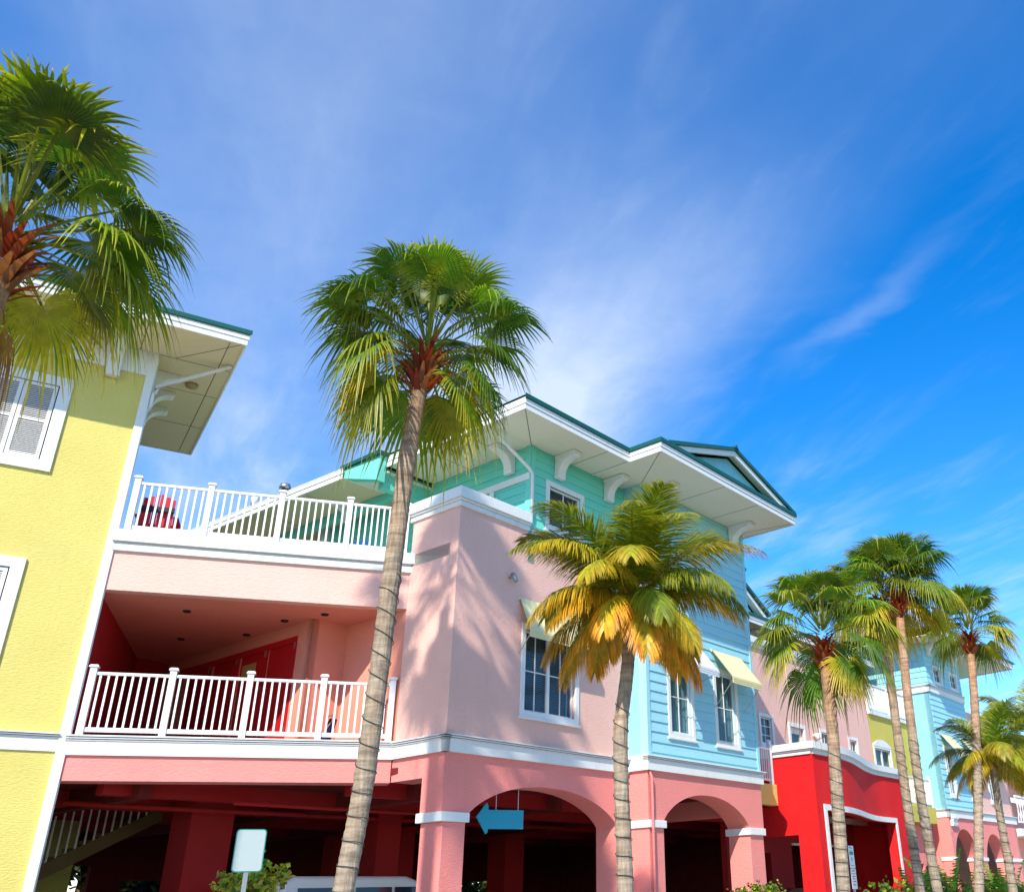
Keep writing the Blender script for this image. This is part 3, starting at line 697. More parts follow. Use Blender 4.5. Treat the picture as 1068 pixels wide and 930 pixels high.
# gable
gl, gr, gz, ga = 4.75, 10.72, 9.99, 10.99
gc = (gl+gr)/2
def slab(m, p, q, t, y0, y1):
    dx, dz = q[0]-p[0], q[1]-p[1]; L = math.hypot(dx, dz); nx, nz = -dz/L*t, dx/L*t
    if nz < 0: nx, nz = -nx, -nz
    return m.face([p, q, (q[0]+nx, q[1]+nz), (p[0]+nx, p[1]+nz)], y0, y1)
m = MB().face([(gl+.3, gz), (gr-.3, gz), (gc, ga-.16)], 1.88, 1.95); m.build('gable_wall', 'bluest', T)
m = MB(); slab(m, (gl, gz+.02), (gc+.03, ga-.0), -.15, 2.14, 2.20); slab(m, (gr, gz+.02), (gc-.03, ga-.0), -.15, 2.14, 2.20)
m = MB().face([(gl-.1, gz-.10), (gc, ga-.16), (gc, ga), (gl-.1, gz+.05)], 2.14, 2.21).face([(gr+.1, gz-.10), (gc, ga-.16), (gc, ga), (gr+.1, gz+.05)], 2.14, 2.21)
m.build('rake_board', 'white', T, bevel=.005)
MB().face([(gl-.1, gz-.02), (gc, ga-.04), (gr+.1, gz-.02), (gr+.1, gz+.01), (gc, ga-.01), (gl-.1, gz+.01)], 1.95, 2.14).build('gable_soffit', 'soffit', T)
m = MB().face([(gl-.2, gz+.03), (gc, ga+.003), (gc, ga+.10), (gl-.2, gz+.13)], -3, 2.27).face([(gr+.2, gz+.03), (gc, ga+.003), (gc, ga+.10), (gr+.2, gz+.13)], -3, 2.27)
m.face([(gc-.10, ga+.05), (gc+.10, ga+.05), (gc, ga+.17)], -3, 2.30); m.build('gable_roof', 'roof', T)

# hanging arrow sign (blank blue arrow)
T = Thing('arrow_sign', 'blank blue arrow-shaped board hanging in the left coral arch, pointing left', 'sign', A, (1.8, -.3, 1.6))
MB().face([(1.16, 1.53), (1.42, 1.80), (1.47, 1.72), (1.47, 1.665), (2.45, 1.70), (2.45, 1.34), (1.47, 1.315), (1.47, 1.25), (1.42, 1.22)], -.33, -.30).build('board', 'signblue', T, bevel=.006)
for a in (1.68, 2.30): MB().tube([(a, -.315, 1.68), (a, -.315, 2.15)], .010, 6).build('hanger', 'metal', T)

# ================================================================== BALCONY + RED BUILDING
T = Thing('balcony', 'small yellow balcony with white balusters wedged between the blue bay and the red block', 'balcony', A, (12, -.47, 2.3))
MB().box(10.58, 13.22, -1.98, -.47, 2.32, 2.90).build('slab', 'yellow', T, bevel=.01)
railing(T, 'F', 10.60, 13.05, -.55, 2.92, 4.0, [10.66, 13.08], 19, ball=True)

T = Thing('red_building', 'bright red stucco block with a wavy front, white parapet and large white-framed opening', 'building', A, (13.3, .75, -G))
def rv(u):
    t = min(1, max(0, (u-14.6)/(20.6-14.6))); t = t*t*(3-2*t); return .75-1.17*t
us = [13.28+(22.6-13.28)*i/60 for i in range(61)]
def strip(m, z0, z1, o0, o1, ua=13.28, ub=22.6):
    n = 60
    for i in range(n):
        a = ua+(ub-ua)*i/n; c = ua+(ub-ua)*(i+1)/n
        m.prism([(a, rv(a)+o0), (c, rv(c)+o0), (c, rv(c)+o1), (a, rv(a)+o1)], z0, z1)
    return m
m = strip(MB(), 2.15, 3.68, -.35, 0)
strip(m, -G, 2.15, -.35, 0, 13.28, 13.82); strip(m, -G, 2.15, -.35, 0, 21.35, 22.6)
m.build('wall', 'red', T)
m = MB('P').wall(-2, .40, -G, 3.68, -13.28, .3, [(-1.75, .07, -G, 1.50)]); m.build('side_wall', 'red', T)
m = strip(MB(), 3.66, 3.76, -.3, .05); strip(m, 3.762, 3.80, -.3, .09); strip(m, 3.802, 4.0, -.3, .13); 
m.v = [(x, y, z) for x, y, z in m.v]; m.build('parapet_cap', 'white', T)
m = MB('P').box(-.60, .72, -13.6, -13.28+.05, 3.66, 3.76).box(-.60, .74, -13.6, -13.28+.09, 3.762, 3.80).box(-.60, .877, -13.6, -13.28+.13, 3.803, 4.003); m.build('parapet_cap', 'white', T, bevel=.008)
m = strip(MB(), 2.14, 2.30, -.03, .035, 13.68, 21.5); strip(m, -G, 2.14, -.03, .035, 13.68, 13.84); strip(m, -G, 2.14, -.03, .035, 21.36, 21.5); m.build('opening_frame', 'white', T)
MB().prism([(13.6, .4), (16, .2), (18, -.2), (20, -.7), (22.3, -.8), (22.3, -2), (13.6, -2)], 3.0, 3.2).build('roof_terrace', 'concrete', T)
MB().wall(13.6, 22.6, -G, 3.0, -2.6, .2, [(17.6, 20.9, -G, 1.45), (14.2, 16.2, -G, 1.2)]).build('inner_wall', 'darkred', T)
MB().box(17.6, 20.9, -2.62, -2.55, 1.45, 1.52).build('lintel', 'white', T)
MB('P').wall(-2.6, -.42, -G, 3.66, -22.45, .2).build('side_wall', 'red', T)
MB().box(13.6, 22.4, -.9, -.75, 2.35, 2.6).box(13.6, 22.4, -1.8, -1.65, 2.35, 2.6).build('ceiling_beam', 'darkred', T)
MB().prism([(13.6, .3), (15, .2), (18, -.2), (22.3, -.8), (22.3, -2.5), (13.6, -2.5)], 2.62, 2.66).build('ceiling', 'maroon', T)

# ================================================================== BACK PINK + YELLOW WALLS ABOVE THE RED BLOCK
T = Thing('rear_pink_building', 'pale pink wall with small white-trimmed windows rising behind the wavy red parapet', 'building', A, (17, -2, -G))
ops = [(15.17, 15.9, 4.45, 5.30), (17.15, 18.1, 2.9, 5.20), (19.44, 20.1, 4.45, 5.25), (21.75, 22.35, 4.45, 5.20)]
MB().wall(10.55, 23.7, 2.2, 7.62, -2, .25, ops).build('wall', 'pink', T)
window(T, 'F', 15.06, 16.00, 4.34, 5.42, -2, trim=.11, rec=.06, cols=2, rows=3)
window(T, 'F', 19.33, 20.22, 4.34, 5.36, -2, trim=.11, rec=.06, cols=2, rows=2)
window(T, 'F', 21.64, 22.47, 4.34, 5.32, -2, trim=.11, rec=.06, cols=2, rows=2)
m = MB().box(17.02, 17.15, -1.998, -1.96, 2.9, 5.33).box(18.1, 18.24, -1.998, -1.96, 2.9, 5.33).box(17.15, 18.1, -1.998, -1.962, 5.20, 5.33); d = m.build('door', 'white', T, bevel=.005)
MB().box(17.3, 17.95, -2.12, -2.10, 4.0, 5.0).build('pane', 'glass', T, parent=d)
MB().box(17.15, 17.3, -2.14, -2.09, 2.9, 5.2).box(17.95, 18.1, -2.14, -2.09, 2.9, 5.2).box(17.3, 17.95, -2.14, -2.09, 5.0, 5.2).box(17.3, 17.95, -2.14, -2.09, 2.9, 4.0).build('leaf', 'white', T, parent=d)
MB().box(17.2, 18.05, -2.2, -2.18, 3, 5.2).build('curtain', 'curtain', T, parent=d)
m = MB().tube([(18.75, -2, 6.42), (18.75, -1.94, 6.42)], .26, 24); m.tube([(18.75, -1.96, 6.42), (18.75, -1.90, 6.42)], [.17, .15], 24); m.build('round_vent', 'white', T)
m = MB().tube([(18.85, -2, 5.05), (18.85, -1.80, 5.05)], .07, 10).tube([(18.85, -1.86, 5.10), (18.85, -1.78, 4.92)], [.07, .10], 10); m.build('wall_lamp', 'white', T, smooth=True)
m = MB().box(10.6, 23.75, -2.1, -1.93, 7.58, 7.70).box(10.6, 23.8, -2.1, -1.87, 7.70, 7.92); m.build('cornice', 'white', T, bevel=.008)
MB().wall(12.5, 26, 7.9, 9.3, -4.2, .2).build('upper_wall', 'yellow2', T)
ol = [(11.2, -1.6), (14.1, -1.6), (14.1, -6), (11.2, -6)]
eave(T, ol, 9.75, 'cream')
ol = [(13.0, -3.0), (27.2, -3.0), (27.2, -9), (13.0, -9)]
eave(T, ol, 9.0, 'cream')
hip(T, 12.9, 27.3, -9, -2.9, 9.3)
MB().face([(14.4, 9.32), (17.6, 9.32), (16, 10.35)], -3.3, -3.25).build('gable_wall', 'bluest', T)
m = MB().face([(14.1, 9.28), (16, 10.42), (16, 10.56), (14.0, 9.42)], -3.25, -3.0).face([(17.9, 9.28), (16, 10.42), (16, 10.56), (18.0, 9.42)], -3.25, -3.0); m.build('rake_board', 'white', T)
m = MB().face([(13.9, 9.42), (16, 10.565), (16, 10.66), (13.8, 9.52)], -6, -2.9).face([(18.1, 9.42), (16, 10.565), (16, 10.66), (18.2, 9.52)], -6, -2.9); m.build('gable_roof', 'roof', T)
for a in (13.6, 15.6, 17.9, 20.2, 22.5): corbel(T, 'F', a, -4.0, 8.98, w=.2, d=.6, h=.5)

T = Thing('yellow_wing', 'olive yellow wing with a white railed roof terrace squeezed between pink and blue walls', 'building', A, (25.6, -2, -G))
MB().wall(23.72, 28, 2.2, 6.45, -2, .25, [(23.95, 25.45, 4.2, 5.15)]).build('wall', 'yellow2', T)
window(T, 'F', 23.82, 25.55, 4.08, 5.25, -2, trim=.13, rec=.06, cols=1, rows=1, sashes=2)
m = MB().arch(23.95, 25.42, 5.255, 5.42, 5.44, -1.96, .03); n_ = MB()
n = 14; c = 24.685; vs = [(c-.87+1.74*i/n, 5.24+.24*(1-(abs(i/n*2-1))**2)) for i in range(n+1)]
MB().face(vs+[(c+.87, 5.2), (c-.87, 5.2)], -1.995, -1.955).build('window_head', 'white', T)
m = MB().box(23.72, 28, -2.1, -1.90, 6.42, 6.55); m.build('terrace_edge', 'white', T)
railing(T, 'F', 23.75, 28, -2, 6.56, 7.75, [23.8, 25.8, 27.95], 17)
MB().wall(22.6, 28.04, -G, 2.35, -1.7, .3, [(25.4, 26.6, -G, .9)]).build('ground_wall', 'coral', T)
MB().box(24.9, 27.45, -2, -1.2, 2.36, 2.98).build('balcony_slab', 'yellow2', T, bevel=.01)
railing(T, 'F', 24.95, 27.40, -1.28, 3.0, 4.15, [25.0, 27.38], 15)

# ================================================================== FAR BLUE / PINK BUILDING
T = Thing('far_blue_building', 'light blue tower house with a pink right half above coral arches, farther down the street', 'building', A, (28.04, -.93, -G))
f = -.93; U0, U1, U2 = 28.04, 32.3, 36.7
lf = (.24, .026)
MB('P').wall(-9, f, 2.97, 7.74, -U0, .25).build('wall', 'bluest', T)
MB('P').wall(-9, f, 8.06, 9.9, -U0, .2, lap=lf).build('upper_wall', 'bluest', T)
fo = [(28.75, 29.45, 3.58, 5.45), (31.3, 31.9, 3.58, 5.35)]
MB().wall(U0, U1, 2.97, 7.74, f, .25, fo, lap=lf).build('wall', 'blue', T)
MB().wall(U0, U1, 8.06, 9.9, f, .2, [(28.93, 29.75, 8.3, 8.93), (30.93, 31.75, 8.3, 8.93)], lap=lf).build('upper_wall', 'blue', T)
for a in (28.82, 30.82): window(T, 'F', a, a+1.04, 8.2, 9.03, f, trim=.11, rec=.05, cols=2, rows=2, back='blind')
window(T, 'F', 28.63, 29.57, 3.46, 5.57, f, trim=.12, rec=.06, cols=2, rows=2)
window(T, 'F', 31.18, 32.02, 3.46, 5.47, f, trim=.12, rec=.06, cols=2, rows=2)
window(T, 'F', 33.72, 35.0, 3.46, 5.2, f, trim=.12, rec=.06, cols=2, rows=2)
awning(T, 'F', 28.45, 29.85, f+.02, 5.2, 6.0, .62, 'awny', 4.5, 6)
awning(T, 'F', 30.95, 32.35, f+.02, 5.2, 6.0, .62, 'awny', 4.5, 6)
awning(T, 'F', 33.5, 35.2, f+.02, 5.1, 5.9, .62, 'awny', 4.5, 6)
MB().wall(U1, U2, 2.97, 7.4, f, .25, [(33.84, 34.88, 3.58, 5.08)]).build('pink_wall', 'pink', T)
m = MB().tube([(35.0, f, 6.5), (35.0, f+.06, 6.5)], .26, 20); m.build('round_vent', 'white', T)
m = band(MB(), U0, U1, f, 7.74, 8.06, e0=1); m.build('band', 'white', T)
m = MB('P'); band(m, -9, f, -U0, 7.74, 8.06, e1=1); m.build('band', 'white', T)
m = band(MB(), U0, U2, f, 2.64, 2.97, e0=1, e1=1); m.build('band', 'white', T)
m = MB('P'); band(m, -2.2, f, -U0, 2.64, 2.97, e1=1); m.build('band', 'white', T)
corbel(T, 'F', 28.4, f-.02, 2.64, w=.5, d=.2, h=.3)
m = MB().box(28.0, 28.2, f-.5, f, -G, 2.64).arch(28.2, 30.9, 1.15, 2.22, 2.64, f, .55).box(30.9, 31.9, f-.5, f, -G, 2.64).arch(31.9, 34.5, 1.1, 2.12, 2.64, f, .55).box(34.5, U2, f-.5, f, -G, 2.64)
m.build('arcade_wall', 'coral', T)
for a0, a1 in ((27.97, 28.24), (30.86, 31.94), (34.46, 36.75)): MB().box(a0, a1, f-.55, f+.05, 1.0, 1.14).build('capital', 'white', T, bevel=.008)
MB('P').wall(-5, f-.5, -G, 2.64, -U0, .3, [(-3.4, -2.0, -G, .6)]).build('arcade_side', 'coral', T)
MB().wall(31.2, 37, -G, 2.5, -4.5, .2).build('yellow_wall', 'yellow2', T)
MB().wall(28.4, 31.2, -G, 2.5, -5.5, .2, [(29.2, 30.4, -G, .9)]).build('rear_wall', 'oldwood', T)
MB('P').wall(-9, f, -G, 7.4, -U2+.25, .25).build('end_wall', 'pink', T)
m = MB()
for i in range(9): m.box(28.5+.26*i, 28.53+.26*i, -2.0, -1.97, -1.2+.17*i, -.1+.17*i)
m.tube([(28.4, -1.985, -.15), (30.9, -1.985, 1.45)], .035, 6).tube([(28.4, -1.985, -1.15), (30.9, -1.985, .45)], .035, 6); m.build('stair_railing', 'rail', T)
ol = [(26.9, .35), (36.75, .35), (37.1, -2.6), (37.1, -9), (26.9, -9)]
eave(T, ol, 9.9, skip=(4,))
hip(T, 26.8, 37.2, -10, .45, 10.2)
for a in (28.5, 31.5): corbel(T, 'F', a, f+.03, 9.89, w=.24, d=.7, h=.5)
MB().wall(U1, U2+.3, 7.4, 9.9, f-1.6, .2, lap=lf).build('upper_wall', 'teal', T)

T = Thing('salmon_house', 'salmon boarded house with white lattice balcony and turquoise metal roof at the right edge', 'house', A, (43, -2, -G))
MB().wall(38.5, 50, 4.2, 6.0, -2, .2, lap=(.2, .025)).build('wall', 'orange', T)
MB().wall(38.5, 50, -G, 2.2, -2.0, .3, [(41, 43.5, -G, 1.3), (44.5, 47, -G, 1.3)]).build('ground_wall', 'salmon', T)
MB().box(38.4, 50, -2, -1.2, 2.2, 2.55).build('balcony_slab', 'white', T)
m = MB()
i = 38.4
while i < 49.6:
    for d_ in (1, -1):
        a, c = (i, i+.4) if d_ > 0 else (i+.4, i)
        m.add([(a-.02, -1.25, 2.9), (a+.02, -1.25, 2.9), (c+.02, -1.25, 4.0), (c-.02, -1.25, 4.0), (a-.02, -1.22, 2.9), (a+.02, -1.22, 2.9), (c+.02, -1.22, 4.0), (c-.02, -1.22, 4.0)], [(0,1,2,3), (4,5,6,7), (0,3,7,4), (1,2,6,5)])
    i += .4
m.box(38.4, 50, -1.28, -1.19, 4.0, 4.1).box(38.4, 50, -1.28, -1.19, 2.82, 2.9); m.build('lattice_railing', 'rail', T)
MB().wall(38.4, 50, 2.5, 4.2, -3.2, .2).build('balcony_wall', 'pink', T)
MB().add([(37.9, -.9, 6.0), (50, -.9, 6.0), (50, -5, 7.9), (37.9, -5, 7.9), (37.9, -.9, 6.08), (50, -.9, 6.08), (50, -5, 7.98), (37.9, -5, 7.98)], [(0,1,2,3), (4,5,6,7), (0,1,5,4), (0,3,7,4), (1,2,6,5)]).build('roof', M['teal'], T)
MB().box(37.9, 50, -.92, -.86, 5.9, 6.08).build('fascia', 'white', T)
MB('P').wall(-8, -2, -G, 6, -38.5, .2).build('side_wall', 'orange', T)

# ================================================================== PALMS
rnd = random.Random(11)
def vlerp(a, b, t): return tuple(a[i]*(1-t)+b[i]*t for i in range(3))
GREEN = [(.07,.16,.010), (.10,.21,.012), (.15,.27,.015), (.055,.13,.012)]
YEL = (.66,.56,.03); ORG = (.80,.36,.025); DRY = (.30,.16,.06)
def mat3(t, n):
    s = t.cross(n).normalized(); n = s.cross(t).normalized(); return s, n
def fan(m, origin, az, el, Lp, Rb, colr, tipc, sag=.35, droop=.45, seg=30, spread=118, tipmix=.35, fold=.25, hang=0):
    """one costapalmate frond: curved stalk, pleated blade splitting into drooping fingers"""
    d = Vector((math.cos(az)*math.cos(el), math.sin(az)*math.cos(el), math.sin(el))); p = Vector(origin); t = d.copy()
    N = 7; stalk = [p.copy()]
    for i in range(N):
        t = (t+Vector((0, 0, -sag/N))).normalized(); p = p+t*(Lp/N); stalk.append(p.copy())
    stalk_t = t.copy(); t = (t+Vector((0, 0, -hang))).normalized()
    # stalk ribbon (two crossed faces)
    up = Vector((0, 0, 1)) if abs(t.z) < .95 else Vector((math.cos(az), math.sin(az), 0))
    s, n = mat3(t, up)
    for i in range(N):
        w0, w1 = .028*(1-.5*i/N), .028*(1-.5*(i+1)/N)
        a, b = stalk[i], stalk[i+1]; c = vlerp(colr, (.30,.26,.06), .55)
        m.add([tuple(a-s*w0), tuple(a+n*w0*.6), tuple(a+s*w0), tuple(b+s*w1), tuple(b+n*w1*.6), tuple(b-s*w1)], [(0,1,4,5), (1,2,3,4)], c)
    st = [.06, .32, .56, .68, .79, .90, 1.0]; bent = rnd.random()*.5
    da = R(spread)*2/seg
    for k in range(seg):
        th = -R(spread)+da*(k+.5); jt = rnd.gauss(0, .02)
        rl = Rb*(1-.30*(abs(th)/R(spread))**2)*rnd.uniform(.92, 1.05)
        dr = droop*rnd.uniform(.75, 1.4)*(2.1 if rnd.random() < bent else 1); split = .58
        prev = None
        for j, q in enumerate(st):
            r = rl*q; tt = th+jt*max(0, q-split)*3
            w = r*math.tan(da/2)*.98 if q <= split else rl*split*math.tan(da/2)*max(.04, 1-(q-split)/(1-split))**.8
            dirv = t*math.cos(tt)+s*math.sin(tt)
            perp = s*math.cos(tt)-t*math.sin(tt)
            base = p+dirv*r+n*(fold*abs(math.sin(tt))*r-.20*r*r/Rb)
            g = Vector((0, 0, -dr*rl*(max(0, q-.50)**1.6)*2.1)); base = base+g
            c = vlerp(colr, tipc, min(1, max(0, (q-.5))*tipmix*2.8))
            if j == 0 : c = vlerp(colr, YEL, .25)
            row = [tuple(base-perp*w), tuple(base+n*w*.55*(1 if k % 1 == 0 else -1)), tuple(base+perp*w)]
            if prev: m.add(prev[0]+row, [(0,1,4,3), (1,2,5,4)], None); m.c += [prev[1]]*3+[c]*3
            prev = (row, c)
    return m
def trunk_mesh(T, path, r0, r1, orange_top=.55, flare=.0):
    """ringed tapered trunk along a spline of (x, y, z) in frame coordinates"""
    P = [Vector(p) for p in path]
    def cr(i, t):
        p0 = P[max(i-1, 0)]; p1 = P[i]; p2 = P[i+1]; p3 = P[min(i+2, len(P)-1)]
        return .5*((2*p1)+(p2-p0)*t+(2*p0-5*p1+4*p2-p3)*t*t+(-p0+3*p1-3*p2+p3)*t**3)
    L = sum((P[i+1]-P[i]).length for i in range(len(P)-1)); n = int(L/.045)
    pts = []
    for k in range(n+1):
        x = k/n*(len(P)-1); i = min(int(x), len(P)-2); pts.append(cr(i, x-i))
    m = MB(); ns = 16; vs = []; fs = []; cs = []
    ring = 0
    for k, p in enumerate(pts):
        f = k/n; t = (pts[min(k+1, n)]-pts[max(k-1, 0)]).normalized(); x = t.cross(Vector((.1, 1, 0))).normalized(); y = t.cross(x)
        rr = r0+(r1-r0)*f+flare*math.exp(-f*L/.5)
        rr *= 1+(.020 if k % 3 == 0 else -.008)+rnd.gauss(0, .008)
        if k % 37 < 5 and f > .3: rr *= 1.05
        for q in range(ns):
            a = 2*math.pi*q/ns; u = rr*(1+rnd.gauss(0, .012)); w_ = p+(x*math.cos(a)+y*math.sin(a))*u; w_.z += .012*math.sin(3*a+k); vs.append(tuple(w_))
            cs.append((max(0, (f-orange_top)/(1-orange_top+1e-6)) if f > orange_top else 0, 0, 0))
    fs = [(i*ns+q, i*ns+(q+1) % ns, (i+1)*ns+(q+1) % ns, (i+1)*ns+q) for i in range(n) for q in range(ns)]
    m.v = vs; m.f = fs; m.c = cs
    m.build('trunk', 'trunk', T, smooth=True)
    return pts
def wire(pts, r, z0, z1, pitch, label, cat_group, fr, base):
    """cable wound round the trunk"""
    out = []; ph = rnd.random()*6
    for i in range(len(pts)-1):
        for q in (0, .25, .5, .75):
            p = pts[i].lerp(pts[i+1], q)
            if not z0 <= p.z <= z1: continue
            a = ph+2*math.pi*p.z/pitch; rr = r(p.z)+.010
            out.append((p.x+rr*math.cos(a), p.y+rr*math.sin(a), p.z+.03*math.sin(a*1.0+p.z*1.3)))
    if len(out) < 4: return
    o = MB().tube(out, .005, 5).build('string_lights', 'wire', None, fr=fr, at=(out[0][0], out[0][1], z0), smooth=True)
    setp(o, label, 'string lights', 'string lights wound round the palm trunks')
def fan_palm(label, path, r0, r1, cr, seed, n=30, colmix=.3, dead=2, boot=True, wirez=None, wlab=None, yellowing=.25, low=-.62, group='fan palms along the street', high=1.5):
    global rnd
    rnd = random.Random(seed)
    T = Thing('fan_palm', label, 'palm tree', A, (path[0][0], path[0][1], -G), group)
    pts = trunk_mesh(T, path, r0, r1, flare=.04)
    top = pts[-1]; ax = (pts[-1]-pts[-12]).normalized()
    m = MB()
    for i in range(n):
        f = (i+.5)/n                        # 0 youngest .. 1 oldest
        az = i*2.39996+rnd.gauss(0, .28); el = high-(high-low)*f**1.0+rnd.gauss(0, .20)
        Lp = cr*(.46+.20*math.sin(3*f))*rnd.uniform(.72, 1.15); Rb = cr*(.50 if f > .12 else .48)*rnd.uniform(.85, 1.12)
        g = rnd.choice(GREEN); g = tuple(x*rnd.uniform(.85, 1.25) for x in g)
        tip = vlerp(g, YEL, rnd.uniform(.3, .95) if rnd.random() < .75 else .15)
        if f > .8 and rnd.random() < yellowing: g = vlerp(g, YEL, rnd.uniform(.35, .8)); tip = vlerp(YEL, ORG, rnd.random())
        gap = math.atan2(14-top.y, -12.2-top.x); da_ = (az-gap+math.pi) % (2*math.pi)-math.pi
        if f > .42 and abs(da_) < .75: az += math.copysign(.75-abs(da_)*.4, da_)      # the street side has lost its oldest fronds
        o = top+ax*(.55*(1-f)+.16); o = o+Vector((math.cos(az), math.sin(az), 0))*r1*.6
        fan(m, o, az, el, Lp, Rb, g, tip, sag=.10+.22*f, droop=(.22+.40*f)*rnd.uniform(.7, 1.3), tipmix=rnd.uniform(.3, .9), seg=rnd.randint(36, 46), spread=rnd.uniform(105, 132), fold=rnd.uniform(.05, .4), hang=rnd.uniform(.0, .30)+.40*f*rnd.random())
    m.build('crown', 'leaf', T)
    m = MB()
    for i in range(dead):
        az = rnd.uniform(0, 6.28); fan(m, top-ax*(.05+.1*i), az, -.9, cr*.35, cr*.5, DRY, vlerp(DRY, ORG, .3), sag=.9, droop=1.3, seg=16, spread=32, fold=.1)
    if dead: m.build('dead_frond', 'leaf', T)
    if boot:
        m = MB()
        for i in range(64):
            az = i*2.39996; h = -.34+.60*i/64; L = rnd.uniform(.14, .34)*cr/1.5; w = .05
            o = top+ax*h; dr = Vector((math.cos(az), math.sin(az), 0)); b0 = o+dr*(r1*.85); b1 = o+dr*(r1+.05+.08*cr/1.5)+Vector((0, 0, L*.6)); b2 = b1+dr*L*.55+Vector((0, 0, L*.28))
            s = Vector((-math.sin(az), math.cos(az), 0)); c = rnd.choice([(.26,.03,.012), (.36,.06,.018), (.18,.03,.015), (.34,.13,.05), (.22,.10,.04)])
            m.add([tuple(b0-s*w), tuple(b0+s*w), tuple(b1+s*w*.7), tuple(b1-s*w*.7), tuple(b2+s*w*.25), tuple(b2-s*w*.25), tuple(b1+dr*.02+s*0)], [(0,1,2,3), (3,2,4,5)], c)
        m.build('leaf_bases', 'leaf', T)
    if wirez:
        z0, z1 = path[0][2], path[-1][2]
        rf = lambda z: (r0+(r1-r0)*(z-z0)/(z1-z0))*1.03+.08*math.exp(-(z-z0)/.5)
        wire(pts, rf, wirez[0], wirez[1], wirez[2], wlab, None, A, None)
    return T
def coco(label, path, r0, r1, L, seed, n=24, warm=.5, wirez=None, wlab=None):
    global rnd
    rnd = random.Random(seed)
    T = Thing('coconut_palm', label, 'palm tree', A, (path[0][0], path[0][1], -G), 'coconut palms along the street')
    pts = trunk_mesh(T, path, r0, r1, orange_top=.85, flare=.05); top = pts[-1]
    m = MB()
    for i in range(n):
        f = (i+.5)/n; az = i*2.39996+rnd.gauss(0, .25); el = 1.30-1.42*f**.95+rnd.gauss(0, .09); LL = L*(.72+.28*math.sin(math.pi*min(1, f+.25)))*rnd.uniform(.9, 1.08)
        yl = max(0, min(1, (f-.40)*1.9+rnd.gauss(0, .35)))*warm*1.35
        g0 = tuple(x*rnd.uniform(1.1, 1.6) for x in rnd.choice(GREEN)); g0 = vlerp(g0, (.34,.38,.02), rnd.uniform(.15, .6))
        basec = vlerp(g0, YEL, min(1, yl*rnd.uniform(.5, 1.05))); tipc = vlerp(basec, ORG, min(1, .15+yl*rnd.uniform(.4, 1.3)))
        p = top+Vector((math.cos(az)*.08, math.sin(az)*.08, .12*(1-f))); t = Vector((math.cos(az)*math.cos(el), math.sin(az)*math.cos(el), math.sin(el)))
        K = 56; sag = 1.35+.55*f; tw = rnd.gauss(0, .3)
        prev = p.copy(); side = Vector((-math.sin(az), math.cos(az), 0))
        for k in range(K):
            q = k/K; t = (t+Vector((0, 0, -sag/K*(.5+1.2*q)))).normalized(); p2 = p+t*(LL/K)
            s = (side*math.cos(tw*q)+Vector((0, 0, 1))*math.sin(tw*q)); s = (s-t*s.dot(t)).normalized(); nrm = s.cross(t).normalized()
            if nrm.z < 0: nrm = -nrm
            w = .026*(1-q)+.004; rc = vlerp(basec, (.42,.34,.06), .6)
            m.add([tuple(p-s*w), tuple(p+nrm*w*.7), tuple(p+s*w), tuple(p2+s*w), tuple(p2+nrm*w*.7), tuple(p2-s*w)], [(0,1,4,5), (1,2,3,4)], rc)
            if q > .14:
                for sd in (-1, 1):
                  for hh in (0, 1, 2):
                    ln = L*.28*math.sin(math.pi*min(.97, (q-.06)**.62))**.7*rnd.uniform(.85, 1.1)+.05
                    fw = .45+.5*q+rnd.gauss(0, .06)
                    dv = (s*sd*math.cos(fw)+t*math.sin(fw)+nrm*rnd.uniform(.0, .25)).normalized()
                    b = p.lerp(p2, hh*.33+rnd.random()*.2); wd = .0105*L/2.2; rows = []
                    wv = t.cross(dv).cross(dv).normalized()*wd
                    dp = (rnd.uniform(.6, 1.2)+.4*f)*(.25+.75*min(1, f*2.2)); v0 = b; dd = dv.copy()
                    pr = [b]
                    for j in range(3):
                        dd = (dd+Vector((0, 0, -dp*.42))).normalized(); v0 = v0+dd*ln/3; pr.append(v0)
                    ww = [.6, 1.0, .75, .08]
                    vs = []
                    for j in range(4): vs += [tuple(pr[j]-wv*ww[j]), tuple(pr[j]+wv*ww[j])]
                    lv = rnd.uniform(.65, 1.25); c1 = tuple(x*lv for x in vlerp(basec, tipc, q*.5)); c2 = tuple(x*lv for x in vlerp(basec, tipc, min(1, q*.6+.35+rnd.random()*.5)))
                    m.add(vs, [(0,1,3,2), (2,3,5,4), (4,5,7,6)], None); m.c += [c1]*4+[c2]*4
            p = p2
    m.build('crown', 'leaf', T)
    m = MB()
    for i in range(50):          # fibrous leaf bases
        az = i*2.39996; h = -.35+.6*i/50; dr = Vector((math.cos(az), math.sin(az), 0)); s = Vector((-math.sin(az), math.cos(az), 0)); o = top+Vector((0, 0, h)); Lb = rnd.uniform(.2, .4)
        c = rnd.choice([(.36,.12,.03), (.30,.17,.05), (.22,.08,.03)])
        b1 = o+dr*(r1+.05)+Vector((0, 0, Lb*.7)); m.add([tuple(o+dr*r1*.8-s*.05), tuple(o+dr*r1*.8+s*.05), tuple(b1+s*.03), tuple(b1-s*.03), tuple(b1+dr*.15+Vector((0,0,.12)))], [(0,1,2,3), (3,2,4)], c)
    m.build('leaf_bases', 'leaf', T)
    m = MB()
